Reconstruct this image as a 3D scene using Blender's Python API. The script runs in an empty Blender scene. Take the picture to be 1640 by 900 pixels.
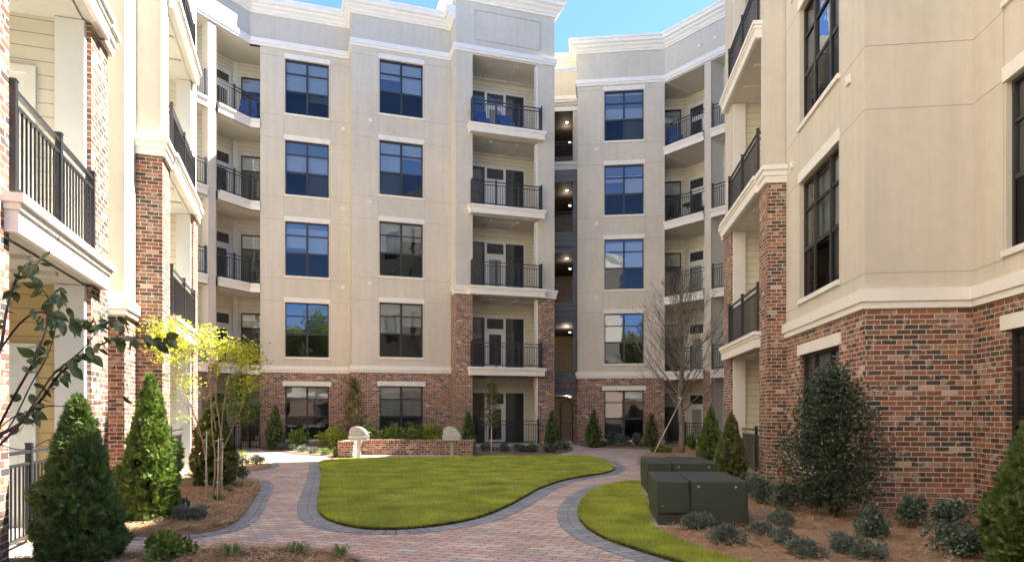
import bpy, math, random
import numpy as np
from math import sin, cos, pi, radians, sqrt, atan2
R = random.Random(7)
NR = np.random.RandomState(11)
SC = bpy.context.scene
COL = SC.collection

# ------------------------------------------------------------------ camera
FPX, HZ, CH = 1070.0, 660.0, 1.45          # focal length and horizon row of the 1640 px wide photograph, eye height
cd = bpy.data.cameras.new('camera'); cam = bpy.data.objects.new('camera', cd); COL.objects.link(cam)
cam.location = (0, 0, CH); cam.rotation_euler = (radians(90), 0, 0)
cd.sensor_width = 36; cd.lens = 36*FPX/1640; cd.shift_y = (HZ-450)/1640; cd.clip_start = .05; cd.clip_end = 1000
SC.camera = cam
# ------------------------------------------------------------------ light
SUN_EL, SUN_AZ = radians(55.5), radians(22)   # direction towards the sun: angle from +x towards +y
w = bpy.data.worlds.new('World'); SC.world = w; w.use_nodes = True
nt = w.node_tree; bg = nt.nodes['Background']
sky = nt.nodes.new('ShaderNodeTexSky'); sky.sky_type = 'NISHITA'; sky.sun_disc = False
sky.sun_elevation = SUN_EL; sky.sun_rotation = pi/2-SUN_AZ
sky.air_density = .6; sky.dust_density = .1; sky.ozone_density = 8.5
nt.links.new(sky.outputs[0], bg.inputs[0]); bg.inputs[1].default_value = .105
sl = bpy.data.lights.new('sun', 'SUN'); sl.energy = 5; sl.angle = radians(.5); sl.color = (1, .95, .87)
so = bpy.data.objects.new('sun', sl); COL.objects.link(so)
so.rotation_euler = (0, pi/2-SUN_EL, SUN_AZ); so.location = (0, 0, 30)
SC.view_settings.view_transform = 'Standard'; SC.view_settings.look = 'None'
SC.view_settings.exposure = 2.5; SC.view_settings.gamma = 1
SC.cycles.use_denoising = True
SC.cycles.max_bounces = 7; SC.cycles.diffuse_bounces = 4; SC.cycles.glossy_bounces = 3
SC.cycles.transparent_max_bounces = 8; SC.cycles.transmission_bounces = 3
SC.cycles.sample_clamp_indirect = 6; SC.cycles.caustics_reflective = False; SC.cycles.caustics_refractive = False

# ------------------------------------------------------------------ frames measured from the photograph
TL, TR = radians(17.7), radians(6.7)
def LW(p, q): return (p*cos(TL)-q*sin(TL), p*sin(TL)+q*cos(TL))      # left / centre frame to world
def RW(p, q): return (p*cos(TR)+q*sin(TR), -p*sin(TR)+q*cos(TR))     # right frame to world
def rL(u):                                                            # p/q of the image column u in the left frame
    k = (u-820)/FPX; return (k*cos(TL)+sin(TL))/(cos(TL)-k*sin(TL))
def rR(u):
    k = (u-820)/FPX; return (k*cos(TR)-sin(TR))/(cos(TR)+k*sin(TR))
def G(u, v, z=0):                                                     # ground point under a pixel
    Y = (CH-z)*FPX/(v-HZ); return ((u-820)/FPX*Y, Y)
def AT(u, v, Y): return ((u-820)/FPX*Y, Y, CH+(HZ-v)/FPX*Y)

class Fr:
    """Facade frame: x to the right along the wall seen from outside, y into the building."""
    def __init__(s, o, a): s.o = o; s.c = cos(a); s.s = sin(a)
    def __call__(s, x, y): return (s.o[0]+x*s.c-y*s.s, s.o[1]+x*s.s+y*s.c)
    def sub(s, x, y, da):
        return Fr(s(x, y), atan2(s.s, s.c)+da)
W0 = Fr((0, 0), 0)

# ------------------------------------------------------------------ materials
def N(nt, t, **k):
    n = nt.nodes.new(t)
    for a, b in k.items():
        if a.startswith('i_'):
            n.inputs[int(a[2:]) if a[2:].isdigit() else a[2:]].default_value = b
        else: setattr(n, a, b)
    return n
def newmat(name):
    m = bpy.data.materials.new(name); m.use_nodes = True
    t = m.node_tree; return m, t, t.nodes['Principled BSDF']
def c4(c): return (c[0], c[1], c[2], 1)
def mixc(t, f, a, b, mode='MIX'):
    n = t.nodes.new('ShaderNodeMix'); n.data_type = 'RGBA'; n.blend_type = mode
    def put(s, v):
        if isinstance(v, (int, float)): s.default_value = v
        elif isinstance(v, tuple): s.default_value = c4(v)
        else: t.links.new(v, s)
    put(n.inputs[0], f); put(n.inputs[6], a); put(n.inputs[7], b)
    return n.outputs[2]
def mth(t, op, a, b=None, c=None):
    n = t.nodes.new('ShaderNodeMath'); n.operation = op
    for i, v in enumerate((a, b, c)):
        if v is None: continue
        if isinstance(v, (int, float)): n.inputs[i].default_value = v
        else: t.links.new(v, n.inputs[i])
    return n.outputs[0]
def ramp(t, f, stops, interp='LINEAR'):
    n = t.nodes.new('ShaderNodeValToRGB'); cr = n.color_ramp; cr.interpolation = interp
    while len(cr.elements) < len(stops): cr.elements.new(.5)
    for e, (p, c) in zip(cr.elements, stops): e.position = p; e.color = c4(c)
    t.links.new(f, n.inputs[0]); return n.outputs[0]
def bump(t, h, strength, dist, bs):
    n = N(t, 'ShaderNodeBump'); n.inputs['Strength'].default_value = strength; n.inputs['Distance'].default_value = dist
    t.links.new(h, n.inputs['Height']); t.links.new(n.outputs[0], bs.inputs['Normal'])
def noise(t, vec, scale, detail=3, rough=.55):
    n = N(t, 'ShaderNodeTexNoise'); n.inputs['Scale'].default_value = scale; n.inputs['Detail'].default_value = detail
    n.inputs['Roughness'].default_value = rough
    if vec is not None: t.links.new(vec, n.inputs['Vector'])
    return n.outputs[0]
def pos(t): return N(t, 'ShaderNodeNewGeometry').outputs['Position']

def plain(name, c, rough=.6, metal=0, var=.08, sc=3.0, bmp=0, bsc=60, spec=.5):
    m, t, b = newmat(name); p = pos(t)
    n = noise(t, p, sc, 4)
    n2 = noise(t, p, sc*9, 3)
    f = mth(t, 'MULTIPLY_ADD', n2, .4, mth(t, 'MULTIPLY', n, .6))
    lo = tuple(x*(1-var) for x in c); hi = tuple(min(1, x*(1+var)) for x in c)
    t.links.new(ramp(t, f, [(.3, lo), (.7, hi)]), b.inputs['Base Color'])
    b.inputs['Roughness'].default_value = rough; b.inputs['Metallic'].default_value = metal
    b.inputs['Specular IOR Level'].default_value = spec
    if bmp: bump(t, noise(t, p, bsc, 3), bmp, .01, b)
    return m

def stucco(name, c):
    m, t, b = newmat(name); p = pos(t)
    big = noise(t, p, .5, 5, .6); mid = noise(t, p, 5, 4, .6)
    # faint vertical run-off streaks
    mp = N(t, 'ShaderNodeMapping'); mp.inputs['Scale'].default_value = (3.5, 3.5, .22); t.links.new(p, mp.inputs['Vector'])
    st = noise(t, mp.outputs[0], 1.6, 4, .65)
    f = mth(t, 'ADD', mth(t, 'MULTIPLY', big, .4), mth(t, 'ADD', mth(t, 'MULTIPLY', mid, .25), mth(t, 'MULTIPLY', st, .35)))
    lo = tuple(x*.84 for x in c); hi = tuple(x*1.07 for x in c)
    t.links.new(ramp(t, f, [(.32, lo), (.68, hi)]), b.inputs['Base Color'])
    b.inputs['Roughness'].default_value = .9; b.inputs['Specular IOR Level'].default_value = .25
    h = mth(t, 'ADD', noise(t, p, 260, 2, .7), mth(t, 'MULTIPLY', noise(t, p, 30, 3), .8))
    bump(t, h, .35, .006, b)
    return m

def brick(name, bw=.205, bh=.0735, mj=.0135, soldier=False):
    m, t, b = newmat(name)
    uv = N(t, 'ShaderNodeUVMap').outputs[0]
    wob = noise(t, uv, 8, 2)
    sp = N(t, 'ShaderNodeSeparateXYZ'); t.links.new(uv, sp.inputs[0])
    u, v = sp.outputs[0], sp.outputs[1]
    v = mth(t, 'ADD', v, mth(t, 'MULTIPLY', mth(t, 'SUBTRACT', wob, .5), .006))
    if soldier: bw, bh = .0735, .205
    row = mth(t, 'FLOOR', mth(t, 'DIVIDE', v, bh))
    odd = mth(t, 'MODULO', mth(t, 'ABSOLUTE', row), 2.0)
    jit = N(t, 'ShaderNodeTexWhiteNoise', noise_dimensions='1D'); t.links.new(row, jit.inputs['W'])
    uu = mth(t, 'ADD', mth(t, 'DIVIDE', u, bw), mth(t, 'ADD', mth(t, 'MULTIPLY', odd, .5), mth(t, 'MULTIPLY', jit.outputs[0], .12)))
    col = mth(t, 'FLOOR', uu)
    fu = mth(t, 'MULTIPLY', mth(t, 'FRACT', uu), bw); fv = mth(t, 'SUBTRACT', v, mth(t, 'MULTIPLY', row, bh))
    rag = mth(t, 'MULTIPLY', mth(t, 'SUBTRACT', noise(t, uv, 90, 2), .5), .006)
    e1 = mth(t, 'MINIMUM', fu, mth(t, 'SUBTRACT', bw, fu)); e2 = mth(t, 'MINIMUM', fv, mth(t, 'SUBTRACT', bh, fv))
    e = mth(t, 'ADD', mth(t, 'MINIMUM', e1, e2), rag)
    mor = mth(t, 'LESS_THAN', e, mj/2)
    cb = N(t, 'ShaderNodeCombineXYZ'); t.links.new(col, cb.inputs[0]); t.links.new(row, cb.inputs[1])
    wn = N(t, 'ShaderNodeTexWhiteNoise', noise_dimensions='2D'); t.links.new(cb.outputs[0], wn.inputs['Vector'])
    base = ramp(t, wn.outputs[0], [(0, (.08, .065, .062)), (.10, (.10, .075, .065)), (.19, (.15, .085, .063)), (.30, (.215, .098, .066)),
        (.46, (.29, .122, .075)), (.62, (.335, .152, .088)), (.76, (.245, .128, .088)), (.88, (.34, .215, .15)), (.97, (.50, .38, .29))], 'CONSTANT')
    hs = N(t, 'ShaderNodeSeparateColor'); t.links.new(wn.outputs[1], hs.inputs[0])
    base = mixc(t, 1.0, base, ramp(t, hs.outputs[1], [(0, (.72, .72, .74)), (1, (1.22, 1.2, 1.16))]), 'MULTIPLY')
    ns = noise(t, uv, 55, 4, .7)
    base = mixc(t, 1.0, base, ramp(t, ns, [(.3, (.78, .78, .78)), (.7, (1.2, 1.2, 1.2))]), 'MULTIPLY')
    # mortar smears across the faces of the brick
    sm = noise(t, uv, 6.5, 4, .6)
    smk = ramp(t, sm, [(.57, (0, 0, 0)), (.62, (.8, .8, .8))])
    base = mixc(t, smk, base, (.45, .35, .28))
    mc = ramp(t, noise(t, uv, 14, 4), [(.3, (.52, .43, .34)), (.7, (.70, .60, .49))])
    t.links.new(mixc(t, mor, base, mc), b.inputs['Base Color'])
    b.inputs['Roughness'].default_value = .85; b.inputs['Specular IOR Level'].default_value = .3
    hgt = mth(t, 'ADD', mth(t, 'MULTIPLY', mth(t, 'MINIMUM', e, .009), 60), mth(t, 'MULTIPLY', ns, .35))
    bump(t, hgt, .9, .012, b)
    return m

def paver(name, rot, bw=.26, bh=.13, grey=False):
    m, t, b = newmat(name)
    uv = N(t, 'ShaderNodeUVMap').outputs[0]
    mp = N(t, 'ShaderNodeMapping'); mp.inputs['Rotation'].default_value = (0, 0, rot); t.links.new(uv, mp.inputs['Vector'])
    vec = mp.outputs[0]
    sp = N(t, 'ShaderNodeSeparateXYZ'); t.links.new(vec, sp.inputs[0])
    u, v = sp.outputs[0], sp.outputs[1]
    v = mth(t, 'ADD', v, mth(t, 'MULTIPLY', mth(t, 'SINE', mth(t, 'MULTIPLY', u, 2*pi/(bw/2))), .0 if grey else .007))
    row = mth(t, 'FLOOR', mth(t, 'DIVIDE', v, bh))
    fv = mth(t, 'SUBTRACT', v, mth(t, 'MULTIPLY', row, bh))
    odd = mth(t, 'MODULO', mth(t, 'ABSOLUTE', row), 2.0)
    zig = 0.0 if grey else mth(t, 'MULTIPLY', mth(t, 'SINE', mth(t, 'MULTIPLY', fv, 2*pi/bh)), .014)
    uu = mth(t, 'ADD', mth(t, 'DIVIDE', mth(t, 'ADD', u, zig), bw), mth(t, 'MULTIPLY', odd, .5))
    col = mth(t, 'FLOOR', uu); fu = mth(t, 'MULTIPLY', mth(t, 'FRACT', uu), bw)
    e = mth(t, 'MINIMUM', mth(t, 'MINIMUM', fu, mth(t, 'SUBTRACT', bw, fu)), mth(t, 'MINIMUM', fv, mth(t, 'SUBTRACT', bh, fv)))
    e = mth(t, 'ADD', e, mth(t, 'MULTIPLY', mth(t, 'SUBTRACT', noise(t, vec, 70, 2), .5), .003))
    cb = N(t, 'ShaderNodeCombineXYZ'); t.links.new(col, cb.inputs[0]); t.links.new(row, cb.inputs[1])
    wn = N(t, 'ShaderNodeTexWhiteNoise', noise_dimensions='2D'); t.links.new(cb.outputs[0], wn.inputs['Vector'])
    if grey: st = [(0, (.23, .24, .25)), (.3, (.27, .275, .285)), (.6, (.31, .315, .32)), (.85, (.25, .26, .275))]
    else: st = [(0, (.50, .345, .28)), (.14, (.56, .42, .34)), (.28, (.53, .365, .295)), (.42, (.59, .47, .38)), (.55, (.47, .37, .32)),
                (.66, (.57, .395, .315)), (.78, (.6, .5, .4)), (.87, (.42, .375, .355)), (.95, (.51, .34, .275))]
    base = ramp(t, wn.outputs[0], st, 'CONSTANT')
    base = mixc(t, 1.0, base, ramp(t, noise(t, vec, 1.1, 4), [(.3, (.84, .84, .85)), (.7, (1.14, 1.13, 1.12))]), 'MULTIPLY')
    base = mixc(t, 1.0, base, ramp(t, noise(t, vec, 45, 4, .7), [(.3, (.78, .78, .78)), (.7, (1.2, 1.2, 1.2))]), 'MULTIPLY')
    base = mixc(t, mth(t, 'LESS_THAN', e, .007), base, (.12, .09, .075))
    t.links.new(base, b.inputs['Base Color']); b.inputs['Roughness'].default_value = .82
    b.inputs['Specular IOR Level'].default_value = .35
    hgt = mth(t, 'ADD', mth(t, 'MULTIPLY', mth(t, 'MINIMUM', e, .012), 60), mth(t, 'MULTIPLY', noise(t, vec, 120, 3), .3))
    bump(t, hgt, .8, .008, b)
    return m

def siding(name, c):
    m, t, b = newmat(name)
    uv = N(t, 'ShaderNodeUVMap').outputs[0]
    sp = N(t, 'ShaderNodeSeparateXYZ'); t.links.new(uv, sp.inputs[0])
    fr = mth(t, 'FRACT', mth(t, 'DIVIDE', sp.outputs[1], .17))
    gap = mth(t, 'LESS_THAN', fr, .06)
    f = noise(t, uv, 3, 4)
    base = ramp(t, f, [(.3, tuple(x*.93 for x in c)), (.7, tuple(x*1.05 for x in c))])
    t.links.new(mixc(t, gap, base, tuple(x*.45 for x in c)), b.inputs['Base Color'])
    b.inputs['Roughness'].default_value = .6
    bump(t, mth(t, 'SUBTRACT', 1.0, fr), .8, .02, b)
    return m

def glassmat(name, tint, dark, gl=1.0):
    m, t, b = newmat(name); t.nodes.remove(b); out = t.nodes['Material Output']
    tr = N(t, 'ShaderNodeBsdfTransparent'); tr.inputs[0].default_value = c4(tint)
    gs = N(t, 'ShaderNodeBsdfGlossy'); gs.inputs['Roughness'].default_value = .004; gs.inputs[0].default_value = (.9*gl, .93*gl, 1*gl, 1)
    lw = N(t, 'ShaderNodeFresnel'); lw.inputs['IOR'].default_value = 1.62
    nz = noise(t, pos(t), 1.7, 2, .4)
    bp = N(t, 'ShaderNodeBump'); bp.inputs['Strength'].default_value = .10; bp.inputs['Distance'].default_value = .03
    t.links.new(nz, bp.inputs['Height']); t.links.new(bp.outputs[0], gs.inputs['Normal'])
    f = mth(t, 'MINIMUM', mth(t, 'ADD', mth(t, 'MULTIPLY', lw.outputs[0], 1.1), dark), .9)
    mx = N(t, 'ShaderNodeMixShader'); t.links.new(f, mx.inputs[0]); t.links.new(tr.outputs[0], mx.inputs[1]); t.links.new(gs.outputs[0], mx.inputs[2])
    t.links.new(mx.outputs[0], out.inputs[0]); return m

def blindmat(name, c, pitch=.05):
    m, t, b = newmat(name)
    uv = N(t, 'ShaderNodeUVMap').outputs[0]
    sp = N(t, 'ShaderNodeSeparateXYZ'); t.links.new(uv, sp.inputs[0])
    fr = mth(t, 'FRACT', mth(t, 'DIVIDE', sp.outputs[1], pitch))
    base = mixc(t, mth(t, 'LESS_THAN', fr, .2), c, tuple(x*.3 for x in c))
    t.links.new(base, b.inputs['Base Color']); b.inputs['Roughness'].default_value = .6
    bump(t, fr, .6, .02, b); return m

def leaf(name, stops, trans=.3, rough=.5, spec=.4, sc=5, lo=.7, hi=1.28):
    m, t, b = newmat(name)
    g = N(t, 'ShaderNodeNewGeometry')
    c = ramp(t, g.outputs['Random Per Island'], stops)
    f = noise(t, g.outputs['Position'], sc, 4)
    c = mixc(t, 1.0, c, ramp(t, f, [(.3, (lo, lo+.03, lo)), (.7, (hi, hi-.03, hi-.08))]), 'MULTIPLY')
    t.links.new(c, b.inputs['Base Color']); b.inputs['Roughness'].default_value = rough; b.inputs['Specular IOR Level'].default_value = spec
    tl = N(t, 'ShaderNodeBsdfTranslucent'); t.links.new(mixc(t, 1.0, c, (1.25, 1.3, .7), 'MULTIPLY'), tl.inputs[0])
    mx = N(t, 'ShaderNodeMixShader'); mx.inputs[0].default_value = trans
    t.links.new(b.outputs[0], mx.inputs[1]); t.links.new(tl.outputs[0], mx.inputs[2])
    t.links.new(mx.outputs[0], t.nodes['Material Output'].inputs[0]); return m

def barkmat(name, c, sc=25):
    m, t, b = newmat(name); p = pos(t)
    mp = N(t, 'ShaderNodeMapping'); mp.inputs['Scale'].default_value = (1, 1, .25); t.links.new(p, mp.inputs['Vector'])
    f = noise(t, mp.outputs[0], sc, 5, .7)
    t.links.new(ramp(t, f, [(.3, tuple(x*.55 for x in c)), (.7, tuple(x*1.3 for x in c))]), b.inputs['Base Color'])
    b.inputs['Roughness'].default_value = .9; bump(t, f, .8, .01, b); return m

def mulchmat(name, a, bb, cc):
    m, t, b = newmat(name); p = pos(t)
    mp = N(t, 'ShaderNodeMapping'); mp.inputs['Rotation'].default_value = (0, 0, .6); mp.inputs['Scale'].default_value = (1, 5, 1); t.links.new(p, mp.inputs['Vector'])
    f1 = noise(t, mp.outputs[0], 28, 6, .75); f2 = noise(t, p, 2.2, 4, .6); f3 = noise(t, p, 60, 4, .8)
    f = mth(t, 'ADD', mth(t, 'MULTIPLY', f1, .45), mth(t, 'ADD', mth(t, 'MULTIPLY', f2, .2), mth(t, 'MULTIPLY', f3, .35)))
    t.links.new(ramp(t, f, [(.33, a), (.5, bb), (.66, cc)]), b.inputs['Base Color'])
    b.inputs['Roughness'].default_value = .95; b.inputs['Specular IOR Level'].default_value = .105
    bump(t, f, 1, .05, b); return m

def lawnmat(name):
    m, t, b = newmat(name); p = pos(t)
    f1 = noise(t, p, .9, 4, .6); f3 = noise(t, p, 70, 4, .8)
    f = mth(t, 'ADD', mth(t, 'MULTIPLY', f1, .5), mth(t, 'MULTIPLY', f3, .5))
    t.links.new(ramp(t, f, [(.35, (.12, .14, .025)), (.5, (.24, .29, .04)), (.66, (.36, .4, .06))]), b.inputs['Base Color'])
    b.inputs['Roughness'].default_value = .95; bump(t, f3, 1, .03, b); return m

def emit(name, c, s):
    m, t, b = newmat(name); b.inputs['Emission Color'].default_value = c4(c); b.inputs['Emission Strength'].default_value = s; return m

M = {}
M['stucco'] = stucco('stucco', (.655, .60, .495))
M['parapet'] = stucco('parapet_stucco', (.61, .565, .475))
M['joint'] = plain('joint', (.38, .33, .26), .9)
M['trim'] = plain('trim', (.83, .80, .73), .55, var=.05, bmp=.15, bsc=90)
M['lintel'] = plain('cast_stone', (.79, .76, .68), .8, var=.07, bmp=.3, bsc=70)
M['white'] = plain('white_paint', (.74, .725, .67), .5, var=.04)
M['ceil'] = plain('balcony_ceiling', (.62, .59, .52), .6, var=.06)
M['brick'] = brick('brick')
M['soldier'] = brick('rowlock_brick', soldier=True)
M['siding'] = siding('siding', (.72, .67, .54))
M['siding_warm_lit'] = siding('siding_warm_lit', (.60, .43, .2))  # warm light on the left ground floor siding, put into its colour
M['siding_grey'] = siding('siding_grey', (.33, .34, .34))
M['metal'] = plain('black_railing', (.028, .028, .032), .38, .0, var=.15, spec=.6)
M['frame'] = plain('window_frame', (.03, .028, .027), .45, .0, var=.1)
M['glass'] = glassmat('window_glass', (.72, .78, .8), .07)
M['screen'] = glassmat('screened_glass', (.36, .38, .38), .03, .40)
M['blind'] = blindmat('blind', (.78, .78, .74))
M['shade'] = blindmat('roller_shade', (.66, .65, .6), 3.0)
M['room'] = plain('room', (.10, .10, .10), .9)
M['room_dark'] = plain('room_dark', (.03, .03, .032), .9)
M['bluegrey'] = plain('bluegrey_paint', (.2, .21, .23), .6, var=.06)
M['roofm'] = plain('roofing', (.3, .3, .3), .9)
M['conc'] = plain('concrete', (.42, .41, .38), .85, var=.15, bmp=.4, bsc=40)
M['tgreen'] = plain('transformer_green', (.036, .047, .033), .48, var=.16, sc=1.5, bmp=.08, bsc=25, spec=.35)
M['steel'] = plain('grill_steel', (.56, .57, .57), .34, .75, var=.12, sc=6)
M['galv'] = plain('galvanised', (.42, .42, .39), .5, .5, var=.12)
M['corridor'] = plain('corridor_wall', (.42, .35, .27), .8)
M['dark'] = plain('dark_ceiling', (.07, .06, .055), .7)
M['lamp'] = emit('lamp_glow', (1, .8, .55), 7)
M['blue'] = plain('blue_cover', (.02, .075, .28), .6, var=.35, sc=8)
M['terra'] = plain('orange_fabric', (.45, .16, .05), .8)
M['strap'] = plain('strap', (.72, .68, .55), .7)
M['straw'] = mulchmat('pine_straw', (.22, .12, .065), (.48, .30, .175), (.64, .45, .29))
M['mulch'] = mulchmat('dark_mulch', (.09, .06, .04), (.24, .16, .105), (.42, .30, .2))
M['needle'] = leaf('needles', [(0, (.24, .13, .07)), (.5, (.5, .32, .19)), (1, (.68, .5, .33))], .15, .8, .2)
M['lawn'] = lawnmat('lawn')
M['blade'] = leaf('grass_blade', [(0, (.24, .31, .045)), (.45, (.4, .48, .08)), (.75, (.52, .53, .11)), (1, (.62, .55, .24))], .35, .6, .25, 1.5, .62, 1.4)
M['paver'] = paver('brick_paver', .32)
M['gpaver'] = paver('grey_paver', 0, .3, .115, True)
M['barkG'] = barkmat('grey_bark', (.21, .18, .14)); M['barkT'] = barkmat('tan_bark', (.42, .29, .19)); M['barkD'] = barkmat('dark_bark', (.07, .045, .035))
M['arb'] = leaf('arborvitae', [(0, (.06, .11, .04)), (.5, (.115, .18, .055)), (.9, (.19, .26, .075)), (1, (.28, .22, .1))], .15, .65, .25, 13, .42, 1.5)
M['arbY'] = leaf('arborvitae_yellow', [(0, (.08, .125, .035)), (.5, (.16, .23, .055)), (1, (.27, .34, .08))], .2, .65, .25, 13, .5, 1.45)
M['arbO'] = leaf('arborvitae_olive', [(0, (.10, .13, .045)), (.5, (.17, .2, .065)), (1, (.27, .25, .1))], .2, .7, .25, 13, .5, 1.45)
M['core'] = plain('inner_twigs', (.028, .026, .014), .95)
M['holly'] = leaf('holly', [(0, (.018, .038, .02)), (.5, (.036, .064, .03)), (.9, (.06, .095, .04)), (1, (.12, .15, .06))], .1, .3, .6)
M['juniper'] = leaf('juniper', [(0, (.09, .12, .10)), (.6, (.17, .20, .17)), (1, (.28, .31, .27))], .15, .6, .3)
M['bluegreen'] = leaf('blue_green_leaf', [(0, (.045, .08, .055)), (.6, (.10, .145, .105)), (1, (.24, .30, .23))], .15, .35, .5)
M['shrub'] = leaf('shrub_leaf', [(0, (.06, .11, .03)), (.6, (.13, .2, .045)), (.9, (.23, .31, .06)), (1, (.34, .40, .07))], .3, .45, .4)
M['shrubY'] = leaf('shrub_yellow', [(0, (.12, .18, .03)), (.5, (.24, .31, .04)), (1, (.4, .42, .07))], .4, .45, .35)
M['crape'] = leaf('crape_leaf', [(0, (.22, .28, .04)), (.5, (.5, .54, .07)), (.85, (.68, .62, .1)), (1, (.45, .25, .05))], .5, .5, .3)
M['olive'] = leaf('olive_leaf', [(0, (.06, .075, .025)), (.6, (.11, .12, .04)), (1, (.2, .13, .06))], .3, .55, .3)
M['fore'] = leaf('broad_leaf', [(0, (.055, .10, .035)), (.6, (.11, .16, .055)), (1, (.2, .17, .06))], .2, .35, .5)
M['lily'] = leaf('strap_leaf', [(0, (.06, .12, .03)), (.6, (.14, .2, .06)), (1, (.35, .4, .2))], .3, .45, .4)
M['oak'] = leaf('oak_leaf', [(0, (.10, .15, .03)), (.5, (.2, .26, .05)), (1, (.34, .38, .08))], .5, .5, .3)

# ------------------------------------------------------------------ mesh builder
class MB:
    def __init__(s, F=W0): s.v = []; s.f = []; s.m = []; s.uv = []; s.F = F; s.sm = []
    def P(s, x, y, z): a = s.F(x, y); return (a[0], a[1], z)
    def face(s, pts, m=0, uv=None, world=False, smooth=False):
        if not world: pts = [s.P(*p) for p in pts]
        if uv is None:
            a = np.array(pts[0]); b_ = np.array(pts[1]); c = np.array(pts[2])
            n = np.cross(b_-a, c-b_); ln = np.linalg.norm(n); n = n/ln if ln > 1e-12 else np.array((0, 0, 1.))
            if abs(n[2]) > .8: uv = [(p[0], p[1]) for p in pts]
            else:
                t = np.array((-n[1], n[0])); t /= max(1e-9, np.linalg.norm(t))
                uv = [(p[0]*t[0]+p[1]*t[1], p[2]) for p in pts]
        k = len(s.v); s.v += [tuple(p) for p in pts]; s.f.append(tuple(range(k, k+len(pts)))); s.m.append(m); s.uv += list(uv); s.sm.append(smooth)
    def box(s, x0, x1, y0, y1, z0, z1, m=0, skip=''):
        if x1 < x0: x0, x1 = x1, x0
        if y1 < y0: y0, y1 = y1, y0
        if z1 < z0: z0, z1 = z1, z0
        if 'f' not in skip: s.face([(x0, y0, z0), (x1, y0, z0), (x1, y0, z1), (x0, y0, z1)], m)
        if 'k' not in skip: s.face([(x1, y1, z0), (x0, y1, z0), (x0, y1, z1), (x1, y1, z1)], m)
        if 'l' not in skip: s.face([(x0, y1, z0), (x0, y0, z0), (x0, y0, z1), (x0, y1, z1)], m)
        if 'r' not in skip: s.face([(x1, y0, z0), (x1, y1, z0), (x1, y1, z1), (x1, y0, z1)], m)
        if 't' not in skip: s.face([(x0, y0, z1), (x1, y0, z1), (x1, y1, z1), (x0, y1, z1)], m)
        if 'b' not in skip: s.face([(x0, y1, z0), (x1, y1, z0), (x1, y0, z0), (x0, y0, z0)], m)
    def sweep(s, path, prof, m=0, caps=True, z=0):
        """prof = (offset outwards, z); outwards is the right-hand side of the path (local coordinates)."""
        n = len(path); mit = []
        for i in range(n):
            hs = []
            if i > 0: hs.append((path[i][0]-path[i-1][0], path[i][1]-path[i-1][1]))
            if i < n-1: hs.append((path[i+1][0]-path[i][0], path[i+1][1]-path[i][1]))
            ns = []
            for hx, hy in hs:
                l = math.hypot(hx, hy); ns.append((hy/l, -hx/l))
            if len(ns) == 1: mit.append(ns[0])
            else:
                ax, ay = ns[0][0]+ns[1][0], ns[0][1]+ns[1][1]; dd = ax*ns[0][0]+ay*ns[0][1]
                mit.append((ax/dd, ay/dd))
        rows = [[(path[i][0]+mit[i][0]*o, path[i][1]+mit[i][1]*o, z+h) for o, h in prof] for i in range(n)]
        for i in range(n-1):
            for j in range(len(prof)-1):
                s.face([rows[i][j], rows[i+1][j], rows[i+1][j+1], rows[i][j+1]], m)
        if caps:
            s.face(rows[0][::-1], m); s.face(rows[-1], m)
    def tube(s, pts, rad, n=6, m=0, caps=True):
        pts = [np.array(p, float) for p in pts]; rings = []
        up = np.array((0, 0, 1.))
        for i, p in enumerate(pts):
            d = pts[min(i+1, len(pts)-1)]-pts[max(i-1, 0)]; d = d/max(1e-9, np.linalg.norm(d))
            a = np.cross(d, up if abs(d[2]) < .95 else np.array((1., 0, 0))); a /= np.linalg.norm(a); b_ = np.cross(d, a)
            r = rad[i] if hasattr(rad, '__len__') else rad
            rings.append([tuple(p+r*(a*cos(2*pi*k/n)+b_*sin(2*pi*k/n))) for k in range(n)])
        for i in range(len(rings)-1):
            for k in range(n):
                q = [rings[i][k], rings[i+1][k], rings[i+1][(k+1) % n], rings[i][(k+1) % n]]
                s.face(q, m, [(0, 0)]*4, world=True, smooth=True)
        if caps:
            s.face(rings[0], m, [(0, 0)]*n, world=True); s.face(rings[-1][::-1], m, [(0, 0)]*n, world=True)
    def build(s, name, mats, parent=None, label=None, cat=None, group=None, kind=None, bevel=0, origin=None):
        if not s.v: return None
        if not isinstance(mats, (list, tuple)): mats = [mats]
        V = np.array(s.v, np.float32)
        lo, hi = V.min(0), V.max(0); o = np.array(origin if origin is not None else ((lo[0]+hi[0])/2, (lo[1]+hi[1])/2, lo[2]), np.float32)
        # merge duplicate vertices so that shading and bevels are right
        key = np.round(V*20000).astype(np.int64); _, idx, inv = np.unique(key, axis=0, return_index=True, return_inverse=True)
        inv = inv.reshape(-1)
        Vu = V[idx]-o
        me = bpy.data.meshes.new(name)
        loops = inv[np.concatenate([np.array(f) for f in s.f])].astype(np.int32)
        cnt = np.array([len(f) for f in s.f], np.int32); st = np.concatenate([[0], np.cumsum(cnt)[:-1]]).astype(np.int32)
        me.vertices.add(len(Vu)); me.vertices.foreach_set('co', Vu.ravel())
        me.loops.add(len(loops)); me.loops.foreach_set('vertex_index', loops)
        me.polygons.add(len(cnt)); me.polygons.foreach_set('loop_start', st); me.polygons.foreach_set('loop_total', cnt)
        me.polygons.foreach_set('material_index', np.array(s.m, np.int32)); me.polygons.foreach_set('use_smooth', np.array(s.sm, bool))
        ul = me.uv_layers.new(name='UVMap'); ul.data.foreach_set('uv', np.array(s.uv, np.float32).ravel())
        for mm in mats: me.materials.append(mm)
        me.update(calc_edges=True); me.validate(clean_customdata=False)
        return place(name, me, o, parent, label, cat, group, kind, bevel)
WL = {}
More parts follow.
